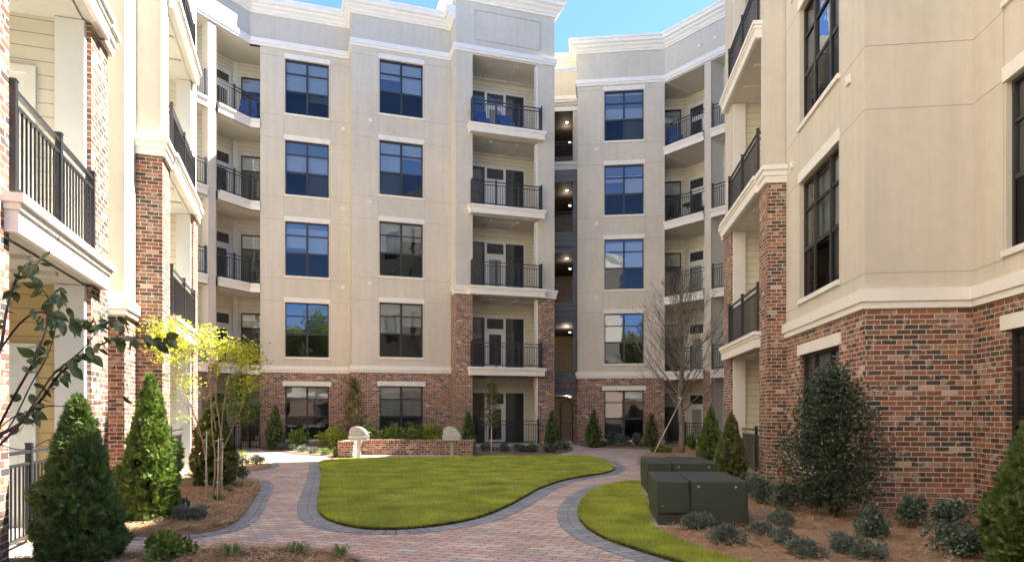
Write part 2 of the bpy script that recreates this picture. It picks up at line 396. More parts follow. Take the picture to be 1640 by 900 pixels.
def place(name, me, o, parent=None, label=None, cat=None, group=None, kind=None, bevel=0):
    ob = bpy.data.objects.new(name, me); COL.objects.link(ob)
    o = tuple(float(x) for x in o); WL[ob.name] = o
    if parent is not None:
        ob.parent = parent; pl = WL[parent.name]; ob.location = (o[0]-pl[0], o[1]-pl[1], o[2]-pl[2])
    else: ob.location = o
    tag(ob, label, cat, group, kind)
    if bevel:
        bm = ob.modifiers.new('bevel', 'BEVEL'); bm.width = bevel; bm.segments = 2; bm.limit_method = 'ANGLE'
    return ob
def tag(o, label=None, cat=None, group=None, kind=None):
    if label: o['label'] = label
    if cat: o['category'] = cat
    if group: o['group'] = group
    if kind: o['kind'] = kind
    return o
def empty(name, loc, label, cat, group=None):
    e = bpy.data.objects.new(name, None); COL.objects.link(e); e.location = loc; WL[e.name] = tuple(loc); e.empty_display_size = .3
    return tag(e, label, cat, group)
# ------------------------------------------------------------------ architectural pieces
BELT = [(0, 0), (.05, 0), (.05, .09), (.085, .10), (.085, .28), (0, .29)]
CAPP = [(0, -.34), (.06, -.34), (.06, -.22), (.09, -.2), (.09, -.11), (.13, -.09), (.13, 0), (0, 0)]
CORN = [(0, 0), (.06, 0), (.06, .07), (.10, .09), (.14, .17), (.22, .23), (.24, .29), (.33, .33), (.33, .45), (.38, .48), (.38, .57), (0, .58)]
LEDG = [(0, 0), (0, -.34), (.06, -.34), (.06, -.15), (.085, -.14), (.085, -.09), (.12, -.08), (.12, .0), (0, 0)]
P_ = 3.3

def wallpanel(B, x0, x1, z0, z1, ops=(), m=0, deep=.12, y=0, rm=2, back=.9):
    """front skin with openings; each opening gets jambs and (when back) a shallow dark room behind it. ops = (x0,x1,z0,z1,kind)"""
    xs = sorted({x0, x1, *[o[0] for o in ops], *[o[1] for o in ops]}); zs = sorted({z0, z1, *[o[2] for o in ops], *[o[3] for o in ops]})
    xs = [x for x in xs if x0-1e-6 <= x <= x1+1e-6]; zs = [z for z in zs if z0-1e-6 <= z <= z1+1e-6]
    for i in range(len(xs)-1):
        for j in range(len(zs)-1):
            cx, cz = (xs[i]+xs[i+1])/2, (zs[j]+zs[j+1])/2
            if any(o[0] < cx < o[1] and o[2] < cz < o[3] for o in ops): continue
            B.face([(xs[i], y, zs[j]), (xs[i+1], y, zs[j]), (xs[i+1], y, zs[j+1]), (xs[i], y, zs[j+1])], m)
    for o in ops:
        a, b, c, d = max(o[0], x0), min(o[1], x1), max(o[2], z0), min(o[3], z1)
        if o[4] != 'win': continue
        B.face([(a, y, c), (a, y+deep, c), (a, y+deep, d), (a, y, d)], m); B.face([(b, y+deep, c), (b, y, c), (b, y, d), (b, y+deep, d)], m)
        if d == o[3]: B.face([(a, y+deep, d), (b, y+deep, d), (b, y, d), (a, y, d)], m)
        if c == o[2]:
            B.face([(a, y, c), (b, y, c), (b, y+deep, c), (a, y+deep, c)], m)
            D = y+back; Z = o[3]
            if not (d == o[3]): d = Z
            B.face([(a, y+deep, c), (a, D, c), (a, D, d), (a, y+deep, d)], rm); B.face([(b, D, c), (b, y+deep, c), (b, y+deep, d), (b, D, d)], rm)
            B.face([(a, y+deep, c), (b, y+deep, c), (b, D, c), (a, D, c)], rm); B.face([(a, D, d), (b, D, d), (b, y+deep, d), (a, y+deep, d)], rm)
            B.face([(a, D, c), (b, D, c), (b, D, d), (a, D, d)], rm)

def joints(B, x0, x1, zs, xs, z0, z1, ops, m=1, y=-.002, h=.012):
    for z in zs:
        cuts = sorted([(o[0], o[1]) for o in ops if o[2]-.25 < z < o[3]+.02]); a = x0
        for c in cuts+[(x1, x1)]:
            if c[0] > a: B.box(a, min(c[0], x1), y, y+.001, z-h/2, z+h/2, m, 'klr')
            a = max(a, c[1])
    for x in xs:
        cuts = sorted([(o[2]-.12, o[3]+.24) for o in ops if o[0]-.02 < x < o[1]+.02]); a = z0
        for c in cuts+[(z1, z1)]:
            if c[0] > a: B.box(x-h*.35, x+h*.35, y-.001, y, a, min(c[0], z1), m, 'ktb')
            a = max(a, c[1])

wcount = [0]
def window(parent, F, x0, x1, z0, z1, cols=(.5,), rows=(.245, .575), lintel=True, sill=True, blinds=None, y=.07, screen=True):
    """blinds: (fraction lowered left, fraction right, kind). Frame bars with panes, blinds, cast lintel and sill."""
    wcount[0] += 1
    B = MB(F); t = .045; d = .07; H = z1-z0; W = x1-x0
    B.box(x0, x0+t, y, y+d, z0, z1); B.box(x1-t, x1, y, y+d, z0, z1)
    B.box(x0+t, x1-t, y, y+d, z1-t, z1); B.box(x0+t, x1-t, y, y+d, z0, z0+t)
    xs = [x0+t]
    for c in cols:
        xc = x0+W*c; B.box(xc-.04, xc+.04, y-.004, y+d, z0+t, z1-t); xs += [xc-.04, xc+.04]
    xs.append(x1-t)
    rz = [z1-H*r for r in rows]
    for i in range(0, len(xs), 2):
        for k, z in enumerate(rz):
            hh = .022 if k == 0 else .035
            B.box(xs[i], xs[i+1], y+.008, y+d-.004, z-hh, z+hh)
    w_ = B.build('window', M['frame'], parent)
    zl = rz[-1] if rz else z0
    g = MB(F); g.face([(x0+t, y+.035, zl), (x1-t, y+.035, zl), (x1-t, y+.035, z1-t), (x0+t, y+.035, z1-t)])
    if rz: g.face([(x0+t, y+.02, z0+t), (x1-t, y+.02, z0+t), (x1-t, y+.02, zl), (x0+t, y+.02, zl)], 1)
    g.build('pane', [M['glass'], M['screen'] if screen else M['glass']], w_)
    if blinds:
        b = MB(F)
        for i, fr in enumerate(blinds[:2]):
            if fr <= 0: continue
            a, c = (x0+t, x0+W*.5-.01) if i == 0 else (x0+W*.5+.01, x1-t)
            zt = z1-t-(H-2*t)*fr
            b.box(a, c, y+.15, y+.17, zt, z1-t); b.box(a, c, y+.14, y+.18, zt-.03, zt)
        if b.v: b.build('blind', M[blinds[2]], w_)
    if lintel:
        l = MB(F); e = .05; l.box(x0-e, x1+e, -.03, .06, z1+.002, z1+.20)
        if lintel == 'brick':
            l = MB(F); n = 3; e = .10; ww = (x1-x0+2*e)/n
            for i in range(n): l.box(x0-e+ww*i+.003, x0-e+ww*(i+1)-.003, -.025, .06, z1+.002, z1+.20)
        l.build('lintel', M['lintel'], w_)
    if sill:
        s = MB(F); s.box(x0-.05, x1+.05, -.045, .069, z0-.085, z0-.002); s.build('sill', M['lintel'], w_)
    return w_

BL = [(.57, .57, 'blind'), (.57, .35, 'shade'), (.9, .95, 'blind'), (.57, .57, 'shade'), (.95, .57, 'blind'), (.57, .9, 'blind')]

def railing(parent, F, path, z, h=1.0, step=.105, name='railing', end_posts=(1, 1), mid=1.25, hp=.06):
    B = MB(F)
    for i in range(len(path)-1):
        (ax, ay), (bx, by) = path[i], path[i+1]; L = math.hypot(bx-ax, by-ay); a = atan2(by-ay, bx-ax)
        S = F.sub(ax, ay, a); b = MB(S)
        b.box(0, L, -.022, .022, z+h-.035, z+h); b.box(0, L, -.018, .018, z+h-.16, z+h-.13); b.box(0, L, -.018, .018, z+.07, z+.105)
        n = max(1, int(L/step)); st = L/n
        for k in range(1, n): b.box(k*st-.008, k*st+.008, -.008, .008, z+.10, z+h-.13, 0, 'tb')
        k = max(1, round(L/mid)); ps = [L*j/k for j in range(k+1)]
        for j, x in enumerate(ps):
            if j == 0 and (i > 0 or not end_posts[0]): continue
            if j == k and i == len(path)-2 and not end_posts[1]: continue
            b.box(x-.03, x+.03, -.03, .03, z, z+h+hp)
            b.box(x-.035, x+.035, -.035, .035, z+h+hp, z+h+hp+.015)
        k0 = len(B.v)
        B.v += b.v; B.f += [tuple(q+k0 for q in f) for f in b.f]; B.m += b.m; B.uv += b.uv; B.sm += b.sm
    return B.build(name, M['metal'], parent)

def ledge(parent, F, path, z, fill, rail=True, railpath=None, name='balcony', **kw):
    """slab edge moulding along path (outwards on the right) and the slab polygon inside it"""
    B = MB(F); B.sweep(path, LEDG, 0, True, z)
    B.face([(x, y, z) for x, y in fill], 0); B.face([(x, y, z-.335) for x, y in fill][::-1], 1)
    b = B.build(name, [M['trim'], M['ceil']], parent)
    if rail: railing(b, F, railpath or path, z+.005, **kw)
    return b

def ceiling_beams(B, x0, x1, y0, y1, z, n=3, m=1):
    B.box(x0, x1, y1-.10, y1-.004, z-.10, z-.001, m)
    for i in range(n):
        x = x0+(x1-x0)*(i+1)/(n+1); B.box(x-.05, x+.05, y0, y1-.10, z-.045, z-.001, m)

def door_unit(parent, F, x0, y, z, spec, z_top=2.25, dg=0):
    """white joinery in a back wall: spec list of ('win'|'door', width). y = wall face, faces -y"""
    B = MB(F); g = MB(F); d = MB(F); k = MB(F); x = x0; j = .075
    tot = sum(s[1] for s in spec)+j*(len(spec)+1)
    B.box(x0, x0+tot, y-.05, y+.02, z+z_top, z+z_top+.11)
    for kind, wd in spec:
        B.box(x, x+j, y-.05, y+.02, z, z+z_top)
        a, c = x+j, x+j+wd
        if kind == 'win':
            g.box(a, c, y-.03, y-.01, z+.12, z+z_top, 0); B.box(a, c, y-.05, y+.02, z, z+.12)
            f = .035
            for q in ((a, a+f, z+.12, z+z_top), (c-f, c, z+.12, z+z_top), (a+f, c-f, z+z_top-f, z+z_top), (a+f, c-f, z+.12, z+.12+f), (a+f, c-f, z+1.15, z+1.19), (a+f, c-f, z+1.72, z+1.745)):
                g.box(q[0], q[1], y-.045, y-.002, q[2], q[3], 1)
        else:
            B.box(a, c, y-.05, y+.02, z+1.72, z+1.79)
            g.box(a+.03, c-.03, y-.03, y-.01, z+1.82, z+z_top-.03, 0)
            B.box(a, a+.03, y-.045, y, z+1.79, z+z_top); B.box(c-.03, c, y-.045, y, z+1.79, z+z_top)
            B.box(a+.03, c-.03, y-.045, y, z+1.79, z+1.82); B.box(a+.03, c-.03, y-.045, y, z+z_top-.03, z+z_top)
            w = c-a
            d.box(a, a+.13, y-.035, y+.015, z+.03, z+1.72); d.box(c-.13, c, y-.035, y+.015, z+.03, z+1.72)
            d.box(a+.13, c-.13, y-.035, y+.015, z+.03, z+.25); d.box(a+.13, c-.13, y-.035, y+.015, z+1.58, z+1.72)
            d.box(a+.13, c-.13, y-.02, y+.01, z+.25, z+1.58, 1 if dg == 0 else 2)
            k.tube([F_(F, c-.07, y-.04, z+.95), F_(F, c-.07, y-.09, z+.95)], [.018, .028], 8); k.tube([F_(F, c-.07, y-.04, z+1.1), F_(F, c-.07, y-.06, z+1.1)], .022, 8)
        x = c
    B.box(x, x+j, y-.05, y+.02, z, z+z_top)
    fr = B.build('patio_door', M['white'], parent)
    g.build('pane', [M['dglass'], M['frame']], fr)
    if d.v: d.build('door_leaf', [M['white'], M['dglass'], M['white'] if dg == 1 else M['doorshade']], fr); k.build('door_knob', M['galv'], fr)
    return fr
def F_(F, x, y, z): a = F(x, y); return (a[0], a[1], z)
def dglass():
    m, t, b = newmat('door_glass'); b.inputs['Base Color'].default_value = (.045, .05, .055, 1); b.inputs['Roughness'].default_value = .03
    b.inputs['Specular IOR Level'].default_value = .9; return m
M['dglass'] = dglass()

M['doorshade'] = plain('door_shade', (.3, .31, .29), .25)
def wallvent(parent, F, x, z):
    B = MB(F); B.box(x-.07, x+.07, -.035, -.003, z-.07, z+.07); B.box(x-.045, x+.045, -.045, -.036, z-.045, z+.045); B.build('vent', M['lintel'], parent)

def recess(parent, F, x0, x1, y0, y1, z0, z1, name, left='siding', right='siding', back='siding', beams=2, inset=0):
    x0 += inset; x1 -= inset
    """interior faces of a balcony recess, front open at y0"""
    B = MB(F); ml = [M['siding'], M['ceil'], M['siding_warm_lit'], M['siding_grey'], M['stucco']]; ix = dict(siding=0, warm=2, grey=3, stucco=4)
    B.face([(x0, y1, z0), (x1, y1, z0), (x1, y1, z1), (x0, y1, z1)], ix[back])
    B.face([(x0, y0, z0), (x0, y1, z0), (x0, y1, z1), (x0, y0, z1)], ix[left]); B.face([(x1, y1, z0), (x1, y0, z0), (x1, y0, z1), (x1, y1, z1)], ix[right])
    B.face([(x0, y0, z1), (x0, y1, z1), (x1, y1, z1), (x1, y0, z1)], 1)
    if beams: ceiling_beams(B, x0+.01, x1-.01, y0+.05, y1, z1, beams, 1)
    return B.build(name, ml, parent)

def closed_back(parent, pts, z1, roofz, name='rear_wall'):
    """hidden mass of a building: pts = world polyline round the back"""
    B = MB()
    for i in range(len(pts)-1):
        a, b = pts[i], pts[i+1]; B.face([(*a, 0), (*b, 0), (*b, z1), (*a, z1)])
    B.build(name, M['stucco'], parent)
def roofpoly(parent, pts, z):
    B = MB(); B.face([(*p, z) for p in pts]); B.face([(*p, z-.3) for p in pts][::-1]); B.build('roof', M['roofm'], parent)

# ================================================================== centre block (left of the breezeway)
q1, q2, q3 = 28.7, 27.53, 26.62
CB = empty('apartment_building', (*LW(4.5, q1), 0), 'beige five storey block straight ahead with a tall tower of balconies and brick ground floor', 'building', 'wings round the courtyard')
FL = Fr((0, 0), TL)                       # local x=p, y=q
zb, zc = 16.19, 17.45                     # belt under the parapet, cornice
def bay(parent, F0, x0, x1, wx0, wx1, q, seed, zoff=0, brick_x=None, blinds=None, lits=(.5,)):
    F = F0.sub(0, q, 0)
    ops = []
    for k in range(5):
        a = (P_*k+.41 if k else .34)+zoff; b = (P_*k+2.63 if k else 2.52)+zoff
        ops.append((wx0, wx1, a, b, 'win'))
    B = MB(F); wallpanel(B, x0, x1, 0, 3.1+zoff, ops[:1], 0, rm=2); B.build('brick_wall', [M['brick'], M['joint'], M['room']], parent)
    B = MB(F); wallpanel(B, x0, x1, 3.1+zoff, zb+zoff, ops[1:], 0, rm=2)
    jz = []
    for k in range(1, 5): jz += [P_*k+.30+zoff, P_*k+2.68+zoff] if k > 1 else [P_*k+2.68+zoff]
    joints(B, x0, x1, jz, [wx0-.05, wx1+.05], 3.4+zoff, zb+zoff, ops[1:])
    B.build('stucco_wall', [M['stucco'], M['joint'], M['room']], parent)
    for k, o in enumerate(ops):
        bl = (blinds or BL)[k % len(blinds or BL)]
        window(parent, F, *o[:4], cols=lits, lintel='brick' if k == 0 else True, blinds=bl)
    return F

F1 = bay(CB, FL, -1.48, 2.04, -.525, 1.19, q1, 1, blinds=[(.22, .22, 'shade'), None, (.45, .57, 'shade'), (.57, .95, 'shade'), (.57, .7, 'blind')])
F2 = bay(CB, FL, 2.04, 6.09, 3.13, 4.91, q2, 2, blinds=[(.8, .8, 'blind'), (.57, .4, 'shade'), (.57, .3, 'blind'), (.95, .25, 'blind'), (.3, .57, 'blind')])
for k in range(1, 4):
    wallvent(CB, F1, 1.75, P_*(k+1)+.05); wallvent(CB, F2, 2.75, P_*(k+1)+.05)
# returns, tower faces
def side(B, F0, x, ya, yb, z0, z1, m=0):            # face seen from -x side
    B.face([(x, yb, z0), (x, ya, z0), (x, ya, z1), (x, yb, z1)], m)
tx0, tx1, ox0, ox1 = 6.09, 10.40, 6.80, 9.66
B = MB(FL); side(B, FL, 2.04, q2, q1, 0, 3.1); B.build('brick_return', M['brick'], CB)
B = MB(FL); side(B, FL, tx0, q3, q2, 0, 6.45)
wallpanel(B, tx0, tx1, 0, 6.45, [(ox0, ox1, 0, 6.45, 'open')], 0, y=q3)
B.face([(tx1, q3, 0), (tx1, 31.5, 0), (tx1, 31.5, 6.45), (tx1, q3, 6.45)], 0)
for a in (ox0, ox1):
    s = 1 if a == ox0 else -1
    pts = [(a, q3, 0), (a, q3+.3, 0), (a, q3+.3, 6.45), (a, q3, 6.45)]; B.face(pts if s > 0 else pts[::-1], 0)
B.build('brick_wall', M['brick'], CB)
B = MB(FL); side(B, FL, 2.04, q2, q1, 3.1, zb); side(B, FL, tx0, q3, q2, 6.45, 18.3)
wallpanel(B, tx0, tx1, 6.45, 18.3, [(ox0, ox1, 6.45, 16.12, 'open')], 0, y=q3)
B.face([(tx1, q3, 6.45), (tx1, 31.5, 6.45), (tx1, 31.5, 18.3), (tx1, q3, 18.3)], 0)
for a in (ox0, ox1):
    pts = [(a, q3, 6.45), (a, q3+.3, 6.45), (a, q3+.3, 16.12), (a, q3, 16.12)]; B.face(pts if a == ox0 else pts[::-1], 0)
B.face([(ox0, q3, 16.12), (ox0, q3+.31, 16.12), (ox1, q3+.31, 16.12), (ox1, q3, 16.12)], 2)
joints(B, tx0, ox0, [P_*k+.1 for k in (3, 4)], [], 0, 0, [], y=q3-.002); joints(B, ox1, tx1, [P_*k+.1 for k in (3, 4)], [], 0, 0, [], y=q3-.002)
# moulded rectangle on the tower parapet
for q in ((6.85, 9.75, 18.0-.05, 18.0), (6.85, 9.75, 16.75, 16.8), (6.85, 6.9, 16.8, 17.95), (9.7, 9.75, 16.8, 17.95)): B.box(q[0], q[1], q3-.03, q3, q[2], q[3], 2)
B.build('stucco_wall', [M['stucco'], M['joint'], M['parapet']], CB)
# parapets, belts and cornices
B = MB(FL)
wallpanel(B, -1.48, 2.04, zb, zc, m=0, y=q1); wallpanel(B, 2.04, 6.09, zb, zc, m=0, y=q2); side(B, FL, 2.04, q2, q1, zb, zc)
DG0, DG1 = (-1.87, q1), (-4.4, 26.17)      # diagonal corner balconies
B.face([(-1.87, q1, zb), (-1.48, q1, zb), (-1.48, q1, zc), (-1.87, q1, zc)]); B.face([(*DG1, 16.1), (*DG0, 16.1), (*DG0, zc), (*DG1, zc)])
B.build('parapet', M['parapet'], CB)
pathL = [DG1, DG0, (2.04, q1), (2.04, q2), (6.09, q2), (6.09, q3), (tx1, q3), (tx1, 31.0)]
B = MB(FL); B.sweep(pathL, BELT, 0, True, zb); B.build('belt_course', M['trim'], CB)
B = MB(FL); B.sweep([DG0, (2.04, q1), (2.04, q2), (6.09, q2)], BELT, 0, True, 3.06); B.build('belt_course', M['trim'], CB)
B = MB(FL); B.sweep(pathL[:5]+[(6.09, q3+.05)], CORN, 0, True, zc); B.build('cornice', M['trim'], CB)
B = MB(FL); B.sweep([(6.09, 30), (6.09, q3), (tx1, q3), (tx1, 31.0)], [(o*1.1, z*1.15) for o, z in CORN], 0, True, 18.25); B.build('cornice', M['trim'], CB)
B = MB(FL); B.sweep([(6.09, q3+.5), (6.09, q3), (ox0-.12, q3)], CAPP, 0, True, 6.62); B.build('pillar_cap', M['trim'], CB)
B = MB(FL); B.sweep([(ox1+.12, q3), (tx1, q3), (tx1, 30.5)], CAPP, 0, True, 6.62)
B.build('pillar_cap', M['trim'], CB)
for k, z in enumerate([0, 3.3, 6.6, 9.9, 13.2]):
    top = z+2.92 if k < 4 else 16.12
    recess(CB, FL, ox0-.3, ox1+.4, q3+.3, q3+1.75, z, top, 'balcony_recess')
    door_unit(CB, FL, 7.08, q3+1.74, z, [('win', .62), ('door', .82), ('win', .84)], 2.3, [0, 0, 2, 1, 2][k])
    B = MB(FL); B.box(ox1-.09, ox1-.002, q3+.02, q3+.28, z+.01, top-.01); B.build('door_post', M['white'], CB)
    if k: ledge(CB, FL, [(ox0-.12, q3), (ox0-.12, q3-.28), (ox1+.12, q3-.28), (ox1+.12, q3)], z, [(ox0-.12, q3-.28), (ox1+.12, q3-.28), (ox1+.12, q3), (ox1, q3), (ox1, q3+1.75), (ox0, q3+1.75), (ox0, q3), (ox0-.12, q3)],
                railpath=[(ox0-.06, q3-.05), (ox0-.06, q3-.24), (ox1+.06, q3-.24), (ox1+.06, q3-.05)], mid=1.1)
    else:
        B = MB(FL); B.box(ox0, ox1, q3-.2, q3+1.75, 0, .12); B.build('patio_slab', M['conc'], CB)
        railing(CB, FL, [(ox0+.02, q3-.06), (ox1-.02, q3-.06)], .12, h=.98, mid=1.45)
# diagonal corner balconies at the left of the centre block
s2 = sqrt(.5)
def dgl(s, off=0): return (-1.87-s+off*-s2*1, q1-s+off*s2)            # off = inwards (towards -p,+q)
colc, colw = 1.25, .34
for k, z in enumerate([0, 3.3, 6.6, 9.9, 13.2]):
    top = z+2.92 if k < 4 else 16.12
    inner0, inner1 = (-2.58, 30.2), (-2.58-1.35, 30.2-1.35)
    B = MB(FL); ml = [M['siding'], M['ceil'], M['stucco'], M['white']]
    B.face([(inner0[0], 30.2, z), (-1.48, 30.2, z), (-1.48, 30.2, top), (inner0[0], 30.2, top)], 0)
    B.face([(*inner1, z), (*inner0, z), (*inner0, top), (*inner1, top)], 0)
    B.face([(-1.48, 30.2, z), (-1.48, q1, z), (-1.48, q1, top), (-1.48, 30.2, top)], 0)
    dg = dgl(1.1); B.face([(*inner1, z), (*inner1, top), (*dg, top), (*dg, z)], 0)
    B.face([(*dgl(3.2), top), (*dgl(3.2, 2), top), (-3.9, 31, top), (-1.48, 31, top), (-1.48, q1, top), (-1.87, q1, top)], 1)
    B.face([(-2.62, 30.12, z), (-2.45, 30.19, z), (-2.45, 30.19, top), (-2.62, 30.12, top)], 3)
    # recess beyond the column
    B.face([(-4.6, 27.9, z), (-3.3, 27.9, z), (-3.3, 27.9, top), (-4.6, 27.9, top)], 0)
    B.face([(-3.3, 27.9, z), (-3.05, 27.52, z), (-3.05, 27.52, top), (-3.3, 27.9, top)], 3)
    B.face([(-3.42, 27.89, z), (-3.3, 27.89, z), (-3.3, 27.89, top), (-3.42, 27.89, top)], 3)
    B.build('balcony_recess', ml, CB)
    ledge(CB, FL, [dgl(colc-.18), DG0, (-1.48, q1)], z, [dgl(colc-.1), DG0, (-1.48, q1), (-1.48, 30.2), (-2.58, 30.2), inner1], railpath=[dgl(colc-.2, .04), (-1.85, q1+.04), (-1.5, q1+.04)], end_posts=(0, 0), mid=.85) if k else None
    ledge(CB, FL, [dgl(2.3), dgl(colc+.16)], z, [dgl(2.3), dgl(colc+.16), (-3.05, 27.9), (-4.4, 27.9)], railpath=[dgl(2.3, .04), dgl(colc+.18, .04)], mid=.9) if k else None
    Fd = FL.sub(inner1[0], inner1[1], pi/4)
    door_unit(CB, Fd, .75, 0, z, [('door', .82)], 2.25)
    Fb = FL.sub(0, 30.2, 0)
    window(CB, Fb, -2.30, -1.5, z+.25, z+2.3, cols=(), rows=(.3,), lintel=False, sill=False, blinds=None, y=-.075)
B = MB(FL.sub(*dgl(colc), pi/4)); B.box(-colw/2, colw/2, -.0, .34, 3.3, zb-.04, 0); B.build('corner_column', M['stucco'], CB)
B = MB(FL.sub(*dgl(colc), pi/4)); B.box(-colw/2, colw/2, .0, .34, 0, 3.3, 0); B.build('corner_column', M['brick'], CB)
B = MB(FL); B.face([(*dgl(3.2), 3.07), (*dgl(0), 3.07), (*dgl(0), 3.0), (*dgl(3.2), 3.0)]); B.build('lower_edge', M['trim'], CB)
railing(CB, FL, [dgl(1.05), DG0, (-1.5, q1)], .02, h=1.0, mid=.8)
closed_back(CB, [LW(tx1, 31.5), LW(tx1, 40), LW(-9, 40), LW(-9, 30), LW(-4.6, 27.9)], 17.6, 17)
roofpoly(CB, [LW(*DG1), LW(*DG0), LW(2.04, q1), LW(2.04, q2), LW(6.09, q2), LW(6.09, q3), LW(tx1, q3), LW(tx1, 40), LW(-9, 40), LW(-9, 30)], 17.4)

# ================================================================== right centre block
QR = 30.05; pr0, pr1 = -.58, 3.25; ZR = -.10
FR_ = Fr((0, 0), -TR)
RC = empty('apartment_building', (*RW(1.3, QR), 0), 'beige block right of the breezeway with one column of windows above two small conifers', 'building', 'wings round the courtyard')
w0, w1 = rR(968)*QR, rR(1031)*QR
F3 = bay(RC, FR_, pr0, pr1, w0, w1, QR, 3, ZR, blinds=[(.95, .2, 'blind'), None, (.57, .57, 'shade'), (.3, .57, 'shade'), (.57, .95, 'shade')])
for k in range(1, 4): wallvent(RC, F3, rR(955)*QR, P_*(k+1)+.05+ZR)
eD0, eD1 = (pr1, QR), (pr1+4.4, QR-4.4)
B = MB(FR_); side(B, FR_, pr0, QR, 31.4, 0, 3.0); B.face([(pr1, QR, 0), (pr1, 31.6, 0), (pr1, 31.6, 3.1), (pr1, QR, 3.1)]); B.build('brick_wall', M['brick'], RC)
B = MB(FR_); side(B, FR_, pr0, QR, 31.4, 3.0, zc); B.face([(pr1, QR, 3.1), (pr1, 31.6, 3.1), (pr1, 31.6, 16), (pr1, QR, 16)]); B.build('stucco_wall', M['stucco'], RC)
B = MB(FR_); wallpanel(B, pr0, pr1, zb+ZR, zc, m=0, y=QR); B.face([(*eD0, 15.93), (*eD1, 15.93), (*eD1, zc), (*eD0, zc)]); B.build('parapet', M['parapet'], RC)
for xx in (1.3, 1.85):
    Fq = FR_.sub(pr1+xx, QR-xx, -pi/4); wallvent(RC, Fq, 0, zb+.6)
pathR = [(pr0, 31.3), (pr0, QR), eD0, eD1]
B = MB(FR_); B.sweep(pathR, BELT, 0, True, zb+ZR-.1); B.build('belt_course', M['trim'], RC)
B = MB(FR_); B.sweep(pathR, CORN, 0, True, zc-.02); B.build('cornice', M['trim'], RC)
B = MB(FR_); B.sweep(pathR[:3]+[(pr1+.3, QR-.3)], BELT, 0, True, 3.06+ZR); B.build('belt_course', M['trim'], RC)
def dgr(s, off=0): return (pr1+s+off*s2, QR-s+off*s2)
ic = (4.33, 31.6)
cs = 1.58
for k, z in enumerate([0, 3.3, 6.6, 9.9, 13.2]):
    z += ZR if k else 0; top = z+2.92 if k < 4 else 15.95
    i1 = (ic[0]+1.6, ic[1]-1.6)
    B = MB(FR_); ml = [M['siding'], M['ceil'], M['stucco'], M['white'], M['siding_grey']]
    B.face([(pr1, 31.6, z), (*ic, z), (*ic, top), (pr1, 31.6, top)], 0); B.face([(*ic, z), (*i1, z), (*i1, top), (*ic, top)], 0)
    dg = dgr(1.5); B.face([(*i1, z), (*dg, z), (*dg, top), (*i1, top)], 0)
    B.face([(*eD1, top), (*dgr(4.4, 3), top), (pr1+2, 33, top), (pr1, 33, top), (*eD0, top)], 1)
    a = dgr(1.75, .75); b = dgr(4.4, .75)
    B.face([(*dgr(1.72, 0), z), (*a, z), (*a, top), (*dgr(1.72, 0), top)], 3); B.face([(*a, z), (*b, z), (*b, top), (*a, top)], 0 if k else 4)
    c1 = dgr(1.9, .74); B.face([(*dgr(1.75, .74), z), (*c1, z), (*c1, top), (*dgr(1.75, .74), top)], 3)
    for qv in (.62,): B.face([(*dgr(.05, 1.9), top-.01), (*dgr(.15, 1.9), top-.01), (*dgr(.15, 0), top-.01), (*dgr(.05, 0), top-.01)], 3)
    B.build('balcony_recess', ml, RC)
    if k:
        ledge(RC, FR_, [eD0, dgr(cs-.12)], z, [(pr1, 31.6), eD0, dgr(cs-.12), i1, ic], railpath=[dgr(.03, .04), dgr(cs-.14, .04)], end_posts=(1, 0), mid=.75)
        ledge(RC, FR_, [dgr(cs+.12), dgr(4.3)], z, [dgr(cs+.12), dgr(4.3), b, a], railpath=[dgr(cs+.15, .04), dgr(4.3, .04)], mid=1.0)
    else: railing(RC, FR_, [dgr(.1), dgr(cs-.12)], .05, h=.95, mid=1.1)
    Fd = FR_.sub(*ic, -pi/4); door_unit(RC, Fd, .22, 0, z, [('door', .78)], 2.25, [2, 2, 2, 0, 0][k])
    Fb = FR_.sub(0, 31.6, 0); window(RC, Fb, pr1+.02, ic[0]-.18, z+.15, z+2.3, cols=(), rows=(.3,), lintel=False, sill=False, y=-.075)
    B = MB(FR_); B.box(pr1+.0, ic[0]-.1, 31.5, 31.599, z+2.31, z+2.42); B.build('door_head', M['white'], RC)
B = MB(FR_.sub(*dgr(cs), -pi/4)); B.box(-.16, .16, 0, .34, 3.2, zb-.12, 0); B.build('corner_column', M['stucco'], RC)
B = MB(FR_.sub(*dgr(cs), -pi/4)); B.box(-.24, .2, 0, .34, 0, 3.2, 0); B.build('corner_column', M['brick'], RC)
closed_back(RC, [RW(8.3, 26), RW(12, 30), RW(12, 42), RW(pr0, 42), RW(pr0, 31.4)], 17.6, 17)
B = MB(FR_); B.box(8.3, 13, 27, 41, 17.3, 25); B.build('sun_blocker', M['stucco'], RC)  # unseen block added on the roof to shade the far left ground
roofpoly(RC, [RW(pr0, QR), RW(*eD0), RW(*eD1), RW(12, 30), RW(12, 42), RW(pr0, 42)], 17.4)

# ================================================================== breezeway between the blocks
BQ = 31.35
BW = empty('breezeway', (*RW(-1.6, BQ), 0), 'narrow open corridor with lit ceilings in the blue grey gap between the two beige blocks', 'breezeway')
bx0, bx1 = rR(872)*BQ, rR(917.5)*BQ
be = -.46
F4 = FR_.sub(0, BQ, 0)
xl = rR(860)*BQ
ops = [(xl, bx1, 0 if k == 0 else P_*k+.02+ZR, (2.35 if k == 0 else P_*k+2.42)+ZR, 'open') for k in range(5)]
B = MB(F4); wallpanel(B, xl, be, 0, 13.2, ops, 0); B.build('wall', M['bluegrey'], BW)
B = MB(F4); wallpanel(B, xl, be, 13.2, zc, ops, 0); B.build('wall', M['stucco'], BW)
B = MB(F4); B.box(xl, be+.002, -.02, 0, 2.62, 3.02); B.box(bx1+.0, be+.004, -.03, 0, 0, 2.4); B.build('brick_wall', M['brick'], BW)
